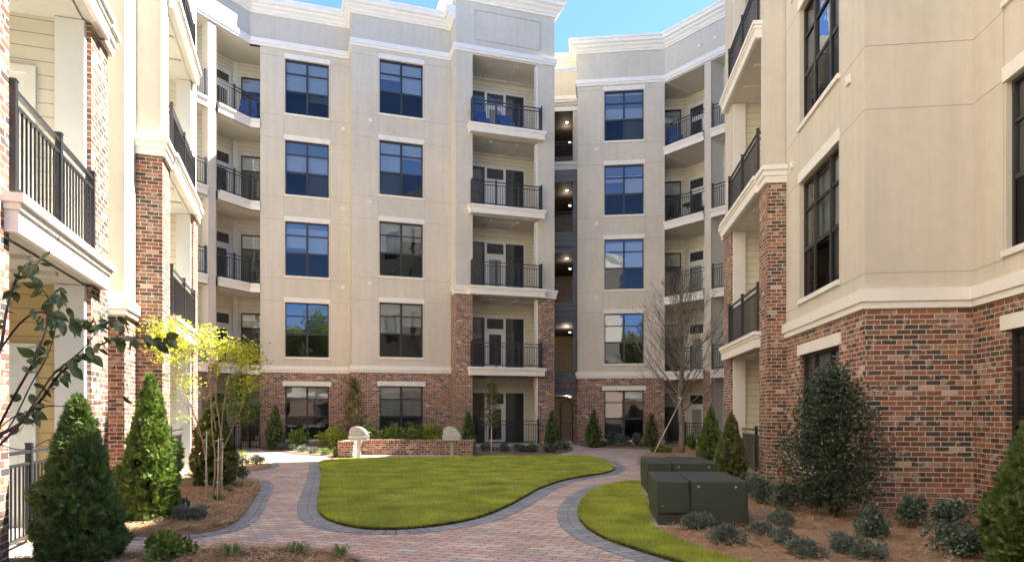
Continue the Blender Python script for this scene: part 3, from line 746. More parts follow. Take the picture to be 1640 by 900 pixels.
B = MB(F4); B.sweep([(xl, 0), (be, 0)], BELT, 0, True, zb-.25); B.build('belt_course', M['trim'], BW)
B = MB(F4); B.sweep([(xl, 0), (be, 0)], CORN, 0, True, zc+.05); B.build('cornice', M['trim'], BW)
for k in range(5):
    z = P_*k+(ZR if k else 0); top = ops[k][3]
    B = MB(F4); c = 5.5
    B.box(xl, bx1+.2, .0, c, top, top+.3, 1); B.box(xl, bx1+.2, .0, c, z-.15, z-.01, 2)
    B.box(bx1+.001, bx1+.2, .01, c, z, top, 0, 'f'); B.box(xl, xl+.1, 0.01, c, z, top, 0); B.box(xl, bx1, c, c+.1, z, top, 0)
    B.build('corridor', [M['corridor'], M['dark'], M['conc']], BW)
    if k:
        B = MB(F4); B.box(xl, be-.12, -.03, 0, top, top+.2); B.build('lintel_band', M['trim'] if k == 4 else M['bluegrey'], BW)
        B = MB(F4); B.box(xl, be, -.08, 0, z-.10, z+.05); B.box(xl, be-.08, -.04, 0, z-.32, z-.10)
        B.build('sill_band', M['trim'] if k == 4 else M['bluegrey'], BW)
        railing(BW, F4, [(xl, .04), (bx1, .04)], z+.05, h=.98)
    else:
        B = MB(F4); B.box(xl, be-.05, -.06, 0, top, top+.22); B.build('sill_band', M['bluegrey'], BW)
    for j, (lx, ly) in enumerate([(bx1-.32, 1.2), (bx1-.25, 3.6)]):
        L = MB(F4); a = F4(lx, ly)
        L.tube([(a[0], a[1], top-.015), (a[0], a[1], top+.02)], [.05, .05], 12); L.build('ceiling_light', M['lamp'], BW)
        if k in (0, 1, 2, 3, 4) and j == 0:
            ld = bpy.data.lights.new('corridor_lamp', 'POINT'); ld.energy = 6 if k < 2 else 2.5; ld.color = (1, .8, .58); ld.shadow_soft_size = .08
            lo = bpy.data.objects.new('corridor_lamp', ld); COL.objects.link(lo); lo.parent = BW; wl = WL[BW.name]; lo.location = (a[0]-wl[0], a[1]-wl[1]+.5, top-.25)
# arched gate of the ground floor passage
g = MB(F4); gx0, gx1 = bx1-.62, bx1-.03
n = 12; arc = [F_(F4, gx0+(gx1-gx0)*(.5-.5*cos(pi*i/n)), .6, 1.55+.5*sin(pi*i/n)) for i in range(n//2+1)]
arc = [F_(F4, gx0, .6, .05)]+arc
g.tube(arc, .03, 6)
arc2 = [F_(F4, gx0+(gx1-gx0)*(.5-.5*cos(pi*i/n)), .6, 1.55+.5*sin(pi*i/n)) for i in range(n//2, n+1)]+[F_(F4, gx1, .6, .05)]
g.tube(arc2, .03, 6)
g.box(gx0, gx0+.06, .57, .63, .05, 1.6)
for i in range(1, 6): x = gx0+(gx1-gx0)*i/6; g.box(x-.008, x+.008, .59, .61, .1, .95)
for zz in (.1, .95): g.box(gx0, gx1, .58, .62, zz-.015, zz+.015)
g.box(gx0-.02, gx0+.10, .55, .65, .85, 1.05)
g.build('passage_gate', M['metal'], BW)
# ================================================================== left wing (walls face the courtyard, +p)
LWG = empty('apartment_building', (*LW(-3.3, 13), 0), 'sunlit wing along the left edge with stacked balconies between brick pillars', 'building', 'wings round the courtyard')
ZL = .10
def pillar(parent, F, x0, x1, y0, y1, cap, ztop, caps=True):
    """brick pillar with a cap; stucco shaft above. local facade frame, y negative is outwards"""
    B = MB(F); B.box(x0, x1, y0, y1, 0, cap-.3); B.build('brick_pillar', M['brick'], parent)
    B = MB(F); B.box(x0+.03, x1-.03, y0+.03, y1, cap-.05, ztop); B.build('stucco_pillar', M['stucco'], parent)
    if caps:
        B = MB(F); B.sweep([(x0, y1), (x0, y0), (x1, y0), (x1, y1)], CAPP, 0, True, cap); B.face([(x0, y0, cap), (x1, y0, cap), (x1, y1, cap), (x0, y1, cap)]); B.build('pillar_cap', M['trim'], parent)
# facade frame of the left wing: x = q (away), y = -(p)  -> into the building
FW = Fr((0, 0), TL+pi/2)      # local (x,y) -> p=-y, q=x
cap = 6.6+ZL
for (a, b, y0, y1) in ((5.6, 7.15, 2.5, 3.3), (9.66, 10.44, 2.5, 3.4), (14.3, 15.1, 2.5, 3.3), (18.25, 19.0, 2.5, 3.4)):
    pillar(LWG, FW, a, b, y0, y1, cap, 17.4)
def wstack(parent, F, x0, x1, yf, depth, zoff, endwall, post, grounds=True, far=True, door=(0, 0), warm=False, patio=None, rp=None):
    """stack of balconies; F facade frame, front at y=yf, recess to yf+depth. endwall: x of the wall that faces the camera"""
    for k in range(5):
        z = P_*k+(zoff if k else 0); top = P_*(k+1)+zoff-.36 if k < 4 else 16.0
        recess(parent, F, x0, x1, yf+.12, yf+depth, z, top, 'balcony_recess', left='warm' if (warm and k == 0 and endwall == 'l') else 'siding', right='warm' if (warm and k == 0 and endwall == 'r') else 'siding', inset=.015)
        B = MB(F)
        e = .10; xp = x1 if endwall == 'r' else x0
        sg = -1 if endwall == 'r' else 1
        B.box(xp, xp+sg*e, yf+post[0], yf+post[1], z+.01, top-.01); B.build('white_post', M['white'], parent)
        if door[1]:
            Fd = F.sub(xp, 0, -pi/2 if endwall == 'r' else pi/2)
            # in that frame x runs along the end wall, the wall faces -y
            xa = -(yf+door[1]) if endwall == 'r' else yf+door[0]
            D = MB(Fd); wd = door[1]-door[0]; zt = 2.2
            D.box(xa, xa+wd, -.04, -.002, z+.05, z+zt)
            for q in ((xa-.09, xa, z, z+zt+.09), (xa+wd, xa+wd+.09, z, z+zt+.09)): D.box(q[0], q[1], -.07, -.001, q[2], q[3])
            D.box(xa, xa+wd, -.07, -.001, z+zt, z+zt+.09)
            for zz in ((.25, 1.0), (1.15, 2.05)):
                for xx in ((.10, wd/2-.04), (wd/2+.04, wd-.10)): D.box(xa+xx[0], xa+xx[1], -.05, -.04, z+zz[0], z+zz[1])
            dd = D.build('entry_door', M['white'], parent)
            K = MB(Fd); K.tube([F_(Fd, xa+.08, -.04, z+1.0), F_(Fd, xa+.08, -.10, z+1.0)], [.02, .032], 8); K.tube([F_(Fd, xa+.08, -.04, z+1.18), F_(Fd, xa+.08, -.06, z+1.18)], .028, 8); K.build('door_knob', M['galv'], dd)
        if k:
            lx0, lx1 = x0-.05, x1+.38 if rp is None else x1+rp
            if rp is not None and rp < 0: lx0, lx1 = x0+rp, x1+.05
            ye = yf
            ledge(parent, F, [(lx0, yf+.25), (lx0, yf), (lx1, yf), (lx1, yf+.25)], z, [(lx0, yf), (lx1, yf), (lx1, yf+.25), (x1, yf+.25), (x1, yf+depth), (x0, yf+depth), (x0, yf+.25), (lx0, yf+.25)],
                  railpath=[(x0+.03, yf+.22), (x0+.03, yf+.03), (x1-.03, yf+.03), (x1-.03, yf+.22)], mid=1.35)
        elif patio is not None:
            railing(parent, F, [(x0+.02, yf+patio), (x1-.05, yf+patio)], .05, h=1.0, mid=1.4)
            B = MB(F); B.box(x0, x1, yf+.1, yf+depth, 0, .05); B.build('patio_slab', M['conc'], parent)
wstack(LWG, FW, 7.15, 9.66, 2.45, 1.9, ZL, 'r', (.10, .42), door=(.72, 1.5), warm=True, patio=.3, rp=.34)
wstack(LWG, FW, 15.1, 18.25, 2.45, 1.9, ZL, 'r', (.10, .42), door=(0, 0), patio=.3, rp=.1)
# window wall between the stacks, with the pilaster strip
def wingwall(parent, F, x0, x1, y, wins, zoff, name, mats=None, top=17.45, nf=5):
    Fy = F.sub(0, y, 0); ops = []
    for (a, b) in wins:
        for k in range(nf): ops.append((a, b, P_*k+.41+(zoff if k else 0), P_*k+2.63+(zoff if k else -.1), 'win'))
    o1 = [o for o in ops if o[2] < 3]; o2 = [o for o in ops if o[2] > 3]
    B = MB(Fy); wallpanel(B, x0, x1, 0, 3.08+zoff, o1, 0); B.build('brick_wall', [M['brick'], M['joint'], M['room']], parent)
    B = MB(Fy); wallpanel(B, x0, x1, 3.08+zoff, top, o2, 0)
    jz = []
    for k in range(1, nf): jz += [P_*k+.30+zoff, P_*k+2.68+zoff]
    joints(B, x0, x1, jz, [c for ab in wins for c in (ab[0]-.05, ab[1]+.05)], 3.5+zoff, top-.05, o2)
    B.build('stucco_wall', [M['stucco'], M['joint'], M['room']], parent)
    return Fy, ops
Fy, ops = wingwall(LWG, FW, 10.44, 13.45, 3.3, [(11.0, 12.8)], ZL, 'wall')
for i, o in enumerate(ops): window(LWG, Fy, *o[:4], blinds=BL[i % 6], lintel='brick' if o[2] < 3 else True)
B = MB(FW); B.box(13.45, 14.3, 2.96, 3.4, 0, 3.15); B.build('brick_wall', M['brick'], LWG)
B = MB(FW); B.box(13.45, 14.3, 2.96, 3.4, 3.15, 17.45); B.build('stucco_wall', M['stucco'], LWG)
B = MB(FW); B.sweep([(10.44, 3.3), (13.45, 3.3), (13.45, 2.96), (14.3, 2.96)], BELT, 0, True, 3.08+ZL); B.build('belt_course', M['trim'], LWG)
B = MB(FW); B.sweep([(-14, 2.7), (18.99, 2.7), (18.99, 4.2), (26.6, 4.2)], CORN, 0, True, zc); B.build('cornice', M['trim'], LWG)
B = MB(FW)
for a, b, y in ((-14, 18.99, 2.7), (18.99, 26.6, 4.2)): B.box(a, b, y, y+.3, 16.2, zc+.01)
B.build('parapet', M['parapet'], LWG)
Fy, ops = wingwall(LWG, FW, 19.0, 26.4, 4.2, [(20.5, 22.3), (23.5, 25.3)], ZL, 'wall')
for i, o in enumerate(ops): window(LWG, Fy, *o[:4], blinds=BL[(i+2) % 6], lintel='brick' if o[2] < 3 else True)
B = MB(FW); B.box(-14, 5.6, 2.7, 3.3, 6.7, 16.2); B.build('stucco_wall', M['stucco'], LWG)  # unseen stretch behind the camera, added to bounce sun onto the right wing
B = MB(FW); B.sweep([(-14, 2.7), (5.6, 2.7)], BELT, 0, True, 6.68); B.build('belt_course', M['trim'], LWG)
B = MB(FW); B.box(-14, 5.6, 2.7, 3.3, 0, 6.7); B.build('brick_wall', M['brick'], LWG)
B = MB(FW); B.box(18.7, 19.0, 3.3, 4.35, 0, 16.5); B.build('brick_wall', M['brick'], LWG)
closed_back(LWG, [LW(-4.2, 26.4), LW(-12, 26.4), LW(-12, -14), LW(-2.7, -14)], 17.5, 17)
roofpoly(LWG, [LW(-2.7, -14), LW(-2.7, 19), LW(-4.2, 19), LW(-4.2, 26.6), LW(-12, 26.6), LW(-12, -14)], 17.35)

# ================================================================== right wing
RWG = empty('apartment_building', (*RW(4.6, 13), 0), 'cream wing on the right with a wide brick base and tall dark windows', 'building', 'wings round the courtyard')
ZW = -.13
# facade frame: x = -Q (towards the camera), y = P (into the building)
FE = Fr((0, 0), -TR-pi/2)
def eP(P, Q): return (-Q, P)
capr = 6.6+ZW
pillar(RWG, FE, -14.87, -14.21, 3.60, 4.3, capr, 17.4)
pillar(RWG, FE, -18.8, -17.9, 3.62, 4.4, capr, 17.4)
wstack(RWG, FE, -17.9, -14.87, 3.55, 1.9, ZW, 'l', (.12, .42), door=(0, 0), patio=.35, rp=-.5)
Fy, ops = wingwall(RWG, FE, -14.21, -10.26, 3.97, [(-13.30, -11.29)], ZW, 'wall', top=14.5, nf=4)  # roof lowered out of view, shaped to let sun reach the left wing
for i, o in enumerate(ops): window(RWG, Fy, *o[:4], cols=(.31, .71), blinds=[(.9, .9, 'blind'), (.57, .9, 'blind'), (.0, .0, 'blind'), (.3, .3, 'blind'), None][i] , lintel='brick' if o[2] < 3 else True)
for k in range(1, 5):
    wallvent(RWG, Fy, -10.85, P_*(k+1)+.10+ZW); wallvent(RWG, Fy, -13.75, P_*(k+1)-.15+ZW)
# step that faces the camera, then the second window wall
Fs = Fr(RW(3.97, 10.26), -TR)
B = MB(Fs); wallpanel(B, 0, 1.47, 0, 3.08+ZW, m=0); B.build('brick_wall', M['brick'], RWG)
B = MB(Fs); wallpanel(B, 0, 1.47, 3.08+ZW, 14.5, m=0); joints(B, 0, 1.47, [z for k in range(1, 4) for z in (P_*k+.30+ZW, P_*k+2.68+ZW)], [], 0, 0, [])
B.build('stucco_wall', [M['stucco'], M['joint']], RWG)
Fy, ops = wingwall(RWG, FE, -10.26, -2.0, 5.44, [(-9.50, -7.5), (-5.9, -3.9)], ZW, 'wall')
for i, o in enumerate(ops): window(RWG, Fy, *o[:4], cols=(.31, .71), blinds=BL[(i+2) % 6], lintel='brick' if o[2] < 3 else True)
pth = [(-14.21, 3.97), (-10.26, 3.97), (-10.26, 5.44), (-2.0, 5.44)]
B = MB(FE); B.sweep(pth, BELT, 0, True, 3.08+ZW); B.build('belt_course', M['trim'], RWG)
B = MB(FE); B.sweep([(-26, 5.3), (-18.8, 5.3), (-18.8, 3.75), (-14.21, 3.75), (-14.21, 6)], CORN, 0, True, zc); B.build('cornice', M['trim'], RWG)
B = MB(FE); B.sweep([(-14.21, 3.97), (-10.26, 3.97), (-10.26, 5.44)], CORN, 0, True, 14.45); B.build('cornice', M['trim'], RWG)
B = MB(FE); B.sweep([(-10.26, 8), (-10.26, 5.44), (-2.0, 5.44)], CORN, 0, True, zc); B.build('cornice', M['trim'], RWG)
B = MB(FE); B.box(-14.2, -10.2, 4.0, 14, 14.7, 14.9); B.box(-10.26, -10.2, 5.44, 14, 14.5, zc); B.box(-14.26, -14.2, 4.0, 14, 14.5, zc); B.build('upper_wall', M['stucco'], RWG)
B = MB(FE); B.box(-18.8, -14.21, 3.75, 4.05, 16.1, zc+.01); B.box(-26, -18.8, 5.3, 5.6, 0, zc+.01); B.box(-18.81, -18.6, 4.4, 5.6, 0, zc); B.build('parapet', M['parapet'], RWG)
closed_back(RWG, [RW(5.44, 2), RW(14, 2), RW(14, 26), RW(5.3, 26)], 17.5, 17)
roofpoly(RWG, [RW(3.75, 14.21), RW(3.75, 18.8), RW(5.3, 18.8), RW(5.3, 26), RW(14, 26), RW(14, 14.21)], 17.35)
roofpoly(RWG, [RW(5.44, 2), RW(5.44, 10.26), RW(14, 10.26), RW(14, 2)], 17.35)
B = MB(FE); B.box(-26, -19, 4.95, 9, 17.3, 23.2); B.build('sun_blocker', M['stucco'], RWG)  # added out of view to keep direct sun off the left path
# ================================================================== wing that closes the court behind the viewer (mirrored in the windows, throws back the sun)
OW = empty('apartment_building', (0, -26, 0), 'far wing closing the court behind the viewer, mirrored faintly in the lower windows', 'building', 'wings round the courtyard')
FO = Fr((24, -22), pi)
ops = [(4+i*4.6, 5.8+i*4.6, P_*k+.41, P_*k+2.6, 'win') for i in range(10) for k in range(3)]
B = MB(FO); wallpanel(B, 0, 50, 0, 3.1, [o for o in ops if o[2] < 3], 0, back=.5); B.build('brick_wall', [M['brick'], M['joint'], M['room_dark']], OW)
B = MB(FO); wallpanel(B, 0, 50, 3.1, 10.6, [o for o in ops if o[2] > 3], 0, back=.5); B.box(0, 50, .5, 8, 10.5, 10.6, 0); B.face([(0, 8, 0), (50, 8, 0), (50, 8, 10.6), (0, 8, 10.6)]); B.build('stucco_wall', [M['stucco'], M['joint'], M['room_dark']], OW)
B = MB(FO); B.sweep([(0, 0), (50, 0)], CORN, 0, True, 10.3); B.sweep([(0, 0), (50, 0)], BELT, 0, True, 3.1); B.build('cornice', M['trim'], OW)
# ================================================================== ground
def smooth(pts, n=6, closed=False):
    P = [np.array(p, float) for p in pts]; out = []; L = len(P)
    rng = range(L if closed else L-1)
    for i in rng:
        p0 = P[(i-1) % L] if closed or i > 0 else P[i]; p1 = P[i]; p2 = P[(i+1) % L]; p3 = P[(i+2) % L] if closed or i+2 < L else P[(i+1) % L]
        for k in range(n):
            t = k/n; out.append(.5*((2*p1)+(p2-p0)*t+(2*p0-5*p1+4*p2-p3)*t*t+(3*p1-p0-3*p2+p3)*t**3))
    if not closed: out.append(P[-1])
    return out
def GP(px): return [np.array(G(u, v)) for u, v in px]
def inside(poly, xy):
    px, py = poly[:, 0], poly[:, 1]; x, y = xy[:, 0:1], xy[:, 1:2]
    qx, qy = np.roll(px, -1), np.roll(py, -1)
    c = ((py > y) != (qy > y)) & (x < (qx-px)*(y-py)/(qy-py+1e-12)+px)
    return (c.sum(1) % 2) == 1
def area(p):
    p = np.array(p); return .5*np.sum(p[:, 0]*np.roll(p[:, 1], -1)-np.roll(p[:, 0], -1)*p[:, 1])
def slab(name, poly, z, mat, h=None, edge=None, kind='structure'):
    poly = [tuple(p) for p in poly]
    if area(poly) < 0: poly = poly[::-1]
    B = MB(); B.face([(x, y, z) for x, y in poly])
    zz = 0 if h is None else z-h
    for i in range(len(poly)):
        a, b = poly[i], poly[(i+1) % len(poly)]; B.face([(*a, zz), (*b, zz), (*b, z), (*a, z)], 1)
    return B.build(name, [mat, edge or mat], kind=kind)
def mound(name, poly, z, mat, amp, step=.25, kind='structure'):
    """a bed with an uneven surface: grid points inside the outline, triangulated with it"""
    from mathutils.geometry import delaunay_2d_cdt
    from mathutils import Vector, noise as mn
    poly = [tuple(p) for p in poly]
    if area(poly) < 0: poly = poly[::-1]
    pa = np.array(poly); lo, hi = pa.min(0), pa.max(0)
    gx, gy = np.meshgrid(np.arange(lo[0], hi[0], step), np.arange(lo[1], hi[1], step)); g = np.stack([gx.ravel(), gy.ravel()], 1)
    g += NR.uniform(-.3, .3, g.shape)*step; g = g[inside(pa, g)]
    pts = [Vector(p) for p in poly]+[Vector(p) for p in g]; n = len(poly)
    vo, _, fo, *_ = delaunay_2d_cdt(pts, [], [list(range(n))], 1, 1e-5)
    def hz(p):
        d = np.min(np.hypot(pa[:, 0]-p[0], pa[:, 1]-p[1])); k = min(1, d/.35)
        return z+k*amp*(1.1+.9*mn.noise((p[0]*1.3, p[1]*1.3, 0))+.35*mn.noise((p[0]*5, p[1]*5, 3)))
    V = [(p[0], p[1], hz(p)) for p in vo]
    B = MB()
    for f in fo: B.face([V[i] for i in f], 0, [(V[i][0], V[i][1]) for i in f], world=True, smooth=True)
    for i in range(n):
        a, b = poly[i], poly[(i+1) % n]; B.face([(*a, 0), (*b, 0), (*b, z), (*a, z)], 1)
    return B.build(name, [mat, M['soil'] if 'lawn' in name else mat], kind=kind)
def ribbon(name, line, w, z, mat, side=1):
    """strip of grey border pavers along a line; side=+1 grows to the right of the line"""
    P = np.array(line); d = np.gradient(P, axis=0); d /= np.linalg.norm(d, axis=1)[:, None]; nrm = np.stack([d[:, 1], -d[:, 0]], 1)*side
    Q = P+nrm*w; s = np.concatenate([[0], np.cumsum(np.linalg.norm(np.diff(P, axis=0), axis=1))])
    B = MB()
    for i in range(len(P)-1):
        q = [(*P[i], z), (*P[i+1], z), (*Q[i+1], z), (*Q[i], z)]; uv = [(0, s[i]), (0, s[i+1]), (w, s[i+1]), (w, s[i])]
        if side < 0: pass
        else: q = q[::-1]; uv = uv[::-1]
        B.face(q, 0, uv)
    return B.build(name, mat, kind='structure')

B = MB(); B.face([(-120, -80, -.02), (120, -80, -.02), (120, 160, -.02), (-120, 160, -.02)]); B.build('ground', M['mulch'], kind='structure')
pathpoly = GP([(150, 862), (330, 760), (330, 712), (402, 712.5), (470, 727), (540, 731), (545, 722), (735, 722), (758, 728), (905, 724), (905, 711), (926, 711), (1060, 719), (1060, 745), (1180, 800), (1260, 903), (640, 950), (330, 905), (100, 890)])
slab('path', pathpoly, .006, M['paver'])
M['bounce_conc'] = plain('bounce_concrete', (.33, .325, .31), .85, var=.08)
B = MB(); B.face([(-40, -21.9, .004), (40, -21.9, .004), (40, 1.2, .004), (-40, 1.2, .004)]); B.build('bounce_ground', M['bounce_conc'], kind='structure')  # unseen pale ground behind the camera, added to bounce sun into the court
# central lawn
lawn1 = GP([(513, 741), (560, 736.3), (640, 734.5), (740, 733), (840, 731.8), (905, 731), (945, 733), (970, 740), (985, 750), (972, 758), (940, 763.5), (905, 770), (868, 782), (842, 796), (815, 811), (780, 826), (735, 838), (680, 846), (620, 849.5), (570, 846.5), (535, 838), (515, 827), (509, 810), (512, 785), (515, 760)])
lawn1s = smooth(lawn1, 6, True)
lawn2 = GP([(1003, 775), (972, 780), (945, 792), (929, 810), (927, 828), (938, 845), (962, 861), (1000, 876), (1050, 892), (1095, 906), (1140, 925), (1250, 930), (1160, 897), (1110, 880), (1060, 856), (1046, 840), (1036, 812), (1030, 790), (1024, 776)])
lawn2s = smooth(lawn2, 6, True)
LZ = .045
M['soil'] = mulchmat('soil_edge', (.03, .018, .01), (.07, .045, .025), (.13, .09, .05))
mound('lawn', lawn1s, LZ, M['lawn'], .006, .5); mound('lawn', lawn2s, LZ, M['lawn'], .006, .4)
# grey border pavers
ribbon('paving_border', smooth(GP([(985, 749), (972, 758), (940, 763.5), (905, 770), (868, 782), (842, 796), (815, 811), (780, 826), (735, 838), (680, 846), (620, 849.5), (570, 846.5), (535, 838), (515, 827), (509, 810), (512, 785), (515, 760), (513, 741)])[::1], 6), .30, .011, M['gpaver'], -1)
ribbon('paving_border', smooth(GP([(905, 731), (945, 733), (970, 740), (985, 750)]), 6), .30, .0105, M['gpaver'], -1)
ribbon('paving_border', smooth(GP([(1024, 774), (1003, 775), (972, 780), (945, 792), (929, 810), (927, 828), (938, 845), (962, 861), (1000, 876), (1050, 892), (1095, 906)]), 6), .30, .011, M['gpaver'], 1)
# beds
bed1 = GP([(200, 860), (270, 859), (335, 853), (372, 840), (392, 822), (408, 797), (418, 780), (411, 772), (380, 769), (300, 772), (262, 790), (160, 800), (60, 830), (20, 880), (110, 885)])
bed1s = smooth(bed1[:9], 6)+[np.array(p) for p in bed1[9:]]
ribbon('paving_border', smooth(GP([(90, 866), (200, 860.5), (270, 859), (335, 853), (372, 840), (392, 822), (408, 797), (418, 780), (411, 772), (380, 769), (330, 770)]), 6), .24, .0115, M['gpaver'], 1)
bed2 = GP([(300, 758), (362, 757.5), (402, 754), (428, 750), (433, 744), (420, 735), (396, 727), (368, 722), (310, 724)])
ribbon('paving_border', smooth(bed2[:-1], 6), .22, .0112, M['gpaver'], 1)
bed3 = GP([(417, 714.5), (425, 717), (445, 723), (480, 728.5), (541, 732), (544, 722), (735, 720), (757, 731.5), (850, 730), (895, 727.5), (916, 722), (918, 717), (905, 713), (905, 705), (417, 705)])
bed4 = GP([(927, 713), (940, 716.5), (990, 718.5), (1034, 719.5), (1062, 719), (1062, 706), (927, 706)])
bed5 = GP([(1062, 719.5), (1044, 724), (1026, 731), (1020, 740), (1030, 752), (1024, 774), (1030, 790), (1036, 812), (1046, 840), (1060, 856), (1110, 880), (1160, 897), (1250, 930), (1400, 1000), (1900, 1000), (1640, 800), (1385, 795), (1255, 765), (1165, 740), (1165, 712), (1062, 712)])
ribbon('paving_border', smooth(GP([(1062, 719.5), (1044, 724), (1026, 731), (1020, 740), (1030, 752)]), 6), .24, .0112, M['gpaver'], -1)
bed6 = GP([(100, 895), (195, 888), (330, 881), (420, 879), (500, 882), (560, 894), (620, 915), (700, 960), (0, 1000), (-100, 900)])
ribbon('paving_border', smooth(GP([(100, 895), (195, 888), (330, 881), (420, 879), (500, 882), (560, 894), (620, 915)]), 6), .12, .0118, M['gpaver'], -1)
ribbon('paving_border', smooth(GP([(410, 713), (425, 717), (445, 723), (480, 728.5), (541, 732)]), 6), .25, .0116, M['gpaver'], 1)
for nm, pl, mt, am in (('planting_bed', bed1s, 'straw', .03), ('planting_bed', smooth(bed2, 5, True), 'straw', .03), ('planting_bed', bed3, 'mulch', .02), ('planting_bed', bed4, 'mulch', .02), ('planting_bed', bed5, 'straw', .03), ('planting_bed', smooth(bed6[:7], 5)+bed6[7:], 'mulch', .03)):
    mound(nm, pl, .022, M[mt], am, .3)

# ------------------------------------------------------------------ fast quad clouds (leaves, blades, needles)
def cloud(name, V, nper, mat, o=(0, 0, 0), parent=None, label=None, cat=None, group=None, kind=None, cores=None, mats=None):
    """V: (N*nper, 3) vertices, each nper consecutive ones a polygon. cores: extra MB merged in front"""
    V = np.asarray(V, np.float32)-np.array(o, np.float32); n = len(V)//nper
    me = bpy.data.meshes.new(name); vs = [V]; loops = [np.arange(len(V))]; cnt = [np.full(n, nper)]; mi = [np.zeros(n, int)]; sm = [np.zeros(n, bool)]
    if cores is not None and cores.v:
        k = len(V); cv = np.array(cores.v, np.float32)-np.array(o, np.float32)
        vs.append(cv); loops.append(np.concatenate([np.array(f) for f in cores.f])+k); cnt.append(np.array([len(f) for f in cores.f])); mi.append(np.array(cores.m)+1); sm.append(np.ones(len(cores.f), bool))
    Vv = np.concatenate(vs); lp = np.concatenate(loops).astype(np.int32); c = np.concatenate(cnt).astype(np.int32)
    me.vertices.add(len(Vv)); me.vertices.foreach_set('co', Vv.ravel()); me.loops.add(len(lp)); me.loops.foreach_set('vertex_index', lp)
    me.polygons.add(len(c)); me.polygons.foreach_set('loop_start', np.concatenate([[0], np.cumsum(c)[:-1]]).astype(np.int32)); me.polygons.foreach_set('loop_total', c)
    me.polygons.foreach_set('material_index', np.concatenate(mi).astype(np.int32)); me.polygons.foreach_set('use_smooth', np.concatenate(sm))
    me.materials.append(mat)
    for m_ in (mats or []): me.materials.append(m_)
    me.update(calc_edges=True)
    return place(name, me, o, parent, label, cat, group, kind)
def unit(v): return v/np.maximum(1e-9, np.linalg.norm(v, axis=1))[:, None]
def cards(C, A, Bv, la, lb, fold=.0):
    """leaf quads: centre base C, long axis A, side axis Bv, lengths la, half widths lb: rhomb with the widest point at 45 %"""
    la = np.asarray(la).reshape(-1, 1); lb = np.asarray(lb).reshape(-1, 1); Nn = unit(np.cross(A, Bv))
    return np.stack([C, C+A*la*.45+Bv*lb, C+A*la+Nn*la*.12, C+A*la*.45-Bv*lb], 1).reshape(-1, 3)
def rnd_dirs(n): return unit(NR.normal(size=(n, 3)))
def in_poly(poly, n):
    pa = np.array(poly); lo, hi = pa.min(0), pa.max(0); out = []
    while sum(len(o) for o in out) < n:
        q = NR.uniform(lo, hi, (n*2, 2)); out.append(q[inside(pa, q)])
    return np.concatenate(out)[:n]
def visible(xy, m=1.12):
    return (np.abs(xy[:, 0]/np.maximum(xy[:, 1], .1)) < .77*m) & (xy[:, 1] > 5.2)

def grass(name, poly, n, h, label, z=LZ, edge=True, near_bias=True):
    xy = in_poly(poly, n*3 if near_bias else n)
    if near_bias:
        k = NR.rand(len(xy)) < np.clip((9.0/xy[:, 1])**1.3, .12, 1); xy = xy[k & visible(xy)][:n]
    hh = h*NR.uniform(.5, 1.25, len(xy))*(1+.25*np.sin(xy[:, 0]*3.1)*np.sin(xy[:, 1]*2.3+xy[:, 0]))
    wd = .0035*np.clip(xy[:, 1]/8, 1, 2.6)
    an = NR.uniform(0, 2*pi, len(xy)); t = NR.uniform(.15, .75, len(xy)); an2 = NR.uniform(0, 2*pi, len(xy))
    base = np.stack([xy[:, 0], xy[:, 1], np.full(len(xy), z-.004)], 1)
    s = np.stack([np.cos(an), np.sin(an), np.zeros(len(xy))], 1)*wd[:, None]
    tip = base+np.stack([np.cos(an2)*np.sin(t), np.sin(an2)*np.sin(t), np.cos(t)], 1)*hh[:, None]
    V = np.stack([base-s, base+s, tip], 1).reshape(-1, 3)
    return cloud(name, V, 3, M['blade'], kind='stuff', label=label, cat='grass')
grass('lawn_grass', lawn1s, 190000, .042, 'short green grass of the rounded central lawn')
grass('lawn_grass', lawn2s, 60000, .045, 'short green grass of the curved lawn strip beside the green boxes')
def fringe(name, line, n, label):
    P = np.array(line); i = NR.randint(0, len(P)-1, n); t = NR.rand(n)[:, None]; xy = P[i]*(1-t)+P[i+1]*t+NR.normal(0, .012, (n, 2))
    return xy
def straw(name, poly, n, label, mat='needle', ln=.11, clear=None):
    xy = in_poly(poly, n*2); k = NR.rand(len(xy)) < np.clip((9.0/xy[:, 1])**1.5, .05, 1); xy = xy[k & visible(xy, 1.05)][:n]
    a = NR.uniform(0, 2*pi, len(xy)); L = NR.uniform(.4, 1, len(xy))*ln; cl = np.sin(xy[:, 0]*11+np.sin(xy[:, 1]*7))*np.sin(xy[:, 1]*9+np.sin(xy[:, 0]*5)); z = .03+.02*cl+np.abs(NR.normal(0, .022, len(xy)))+.022
    d = np.stack([np.cos(a), np.sin(a), NR.normal(0, .18, len(xy))], 1); s = np.stack([-np.sin(a), np.cos(a), np.zeros(len(xy))], 1)*(.0026*np.clip(xy[:, 1]/6, 1, 2.2))[:, None]
    b = np.stack([xy[:, 0], xy[:, 1], z], 1); e = b+d*L[:, None]
    return cloud(name, np.stack([b-s, b+s, e+s, e-s], 1).reshape(-1, 3), 4, M[mat], kind='stuff', label=label, cat='mulch')
straw('pine_straw', bed5, 42000, 'loose pine straw over the planting bed by the right wing')
straw('pine_straw', bed1s, 20000, 'loose orange pine straw round the multi stemmed tree on the left')
straw('pine_straw', bed6, 16000, 'dark straw and bark in the bed at the bottom edge', ln=.08)

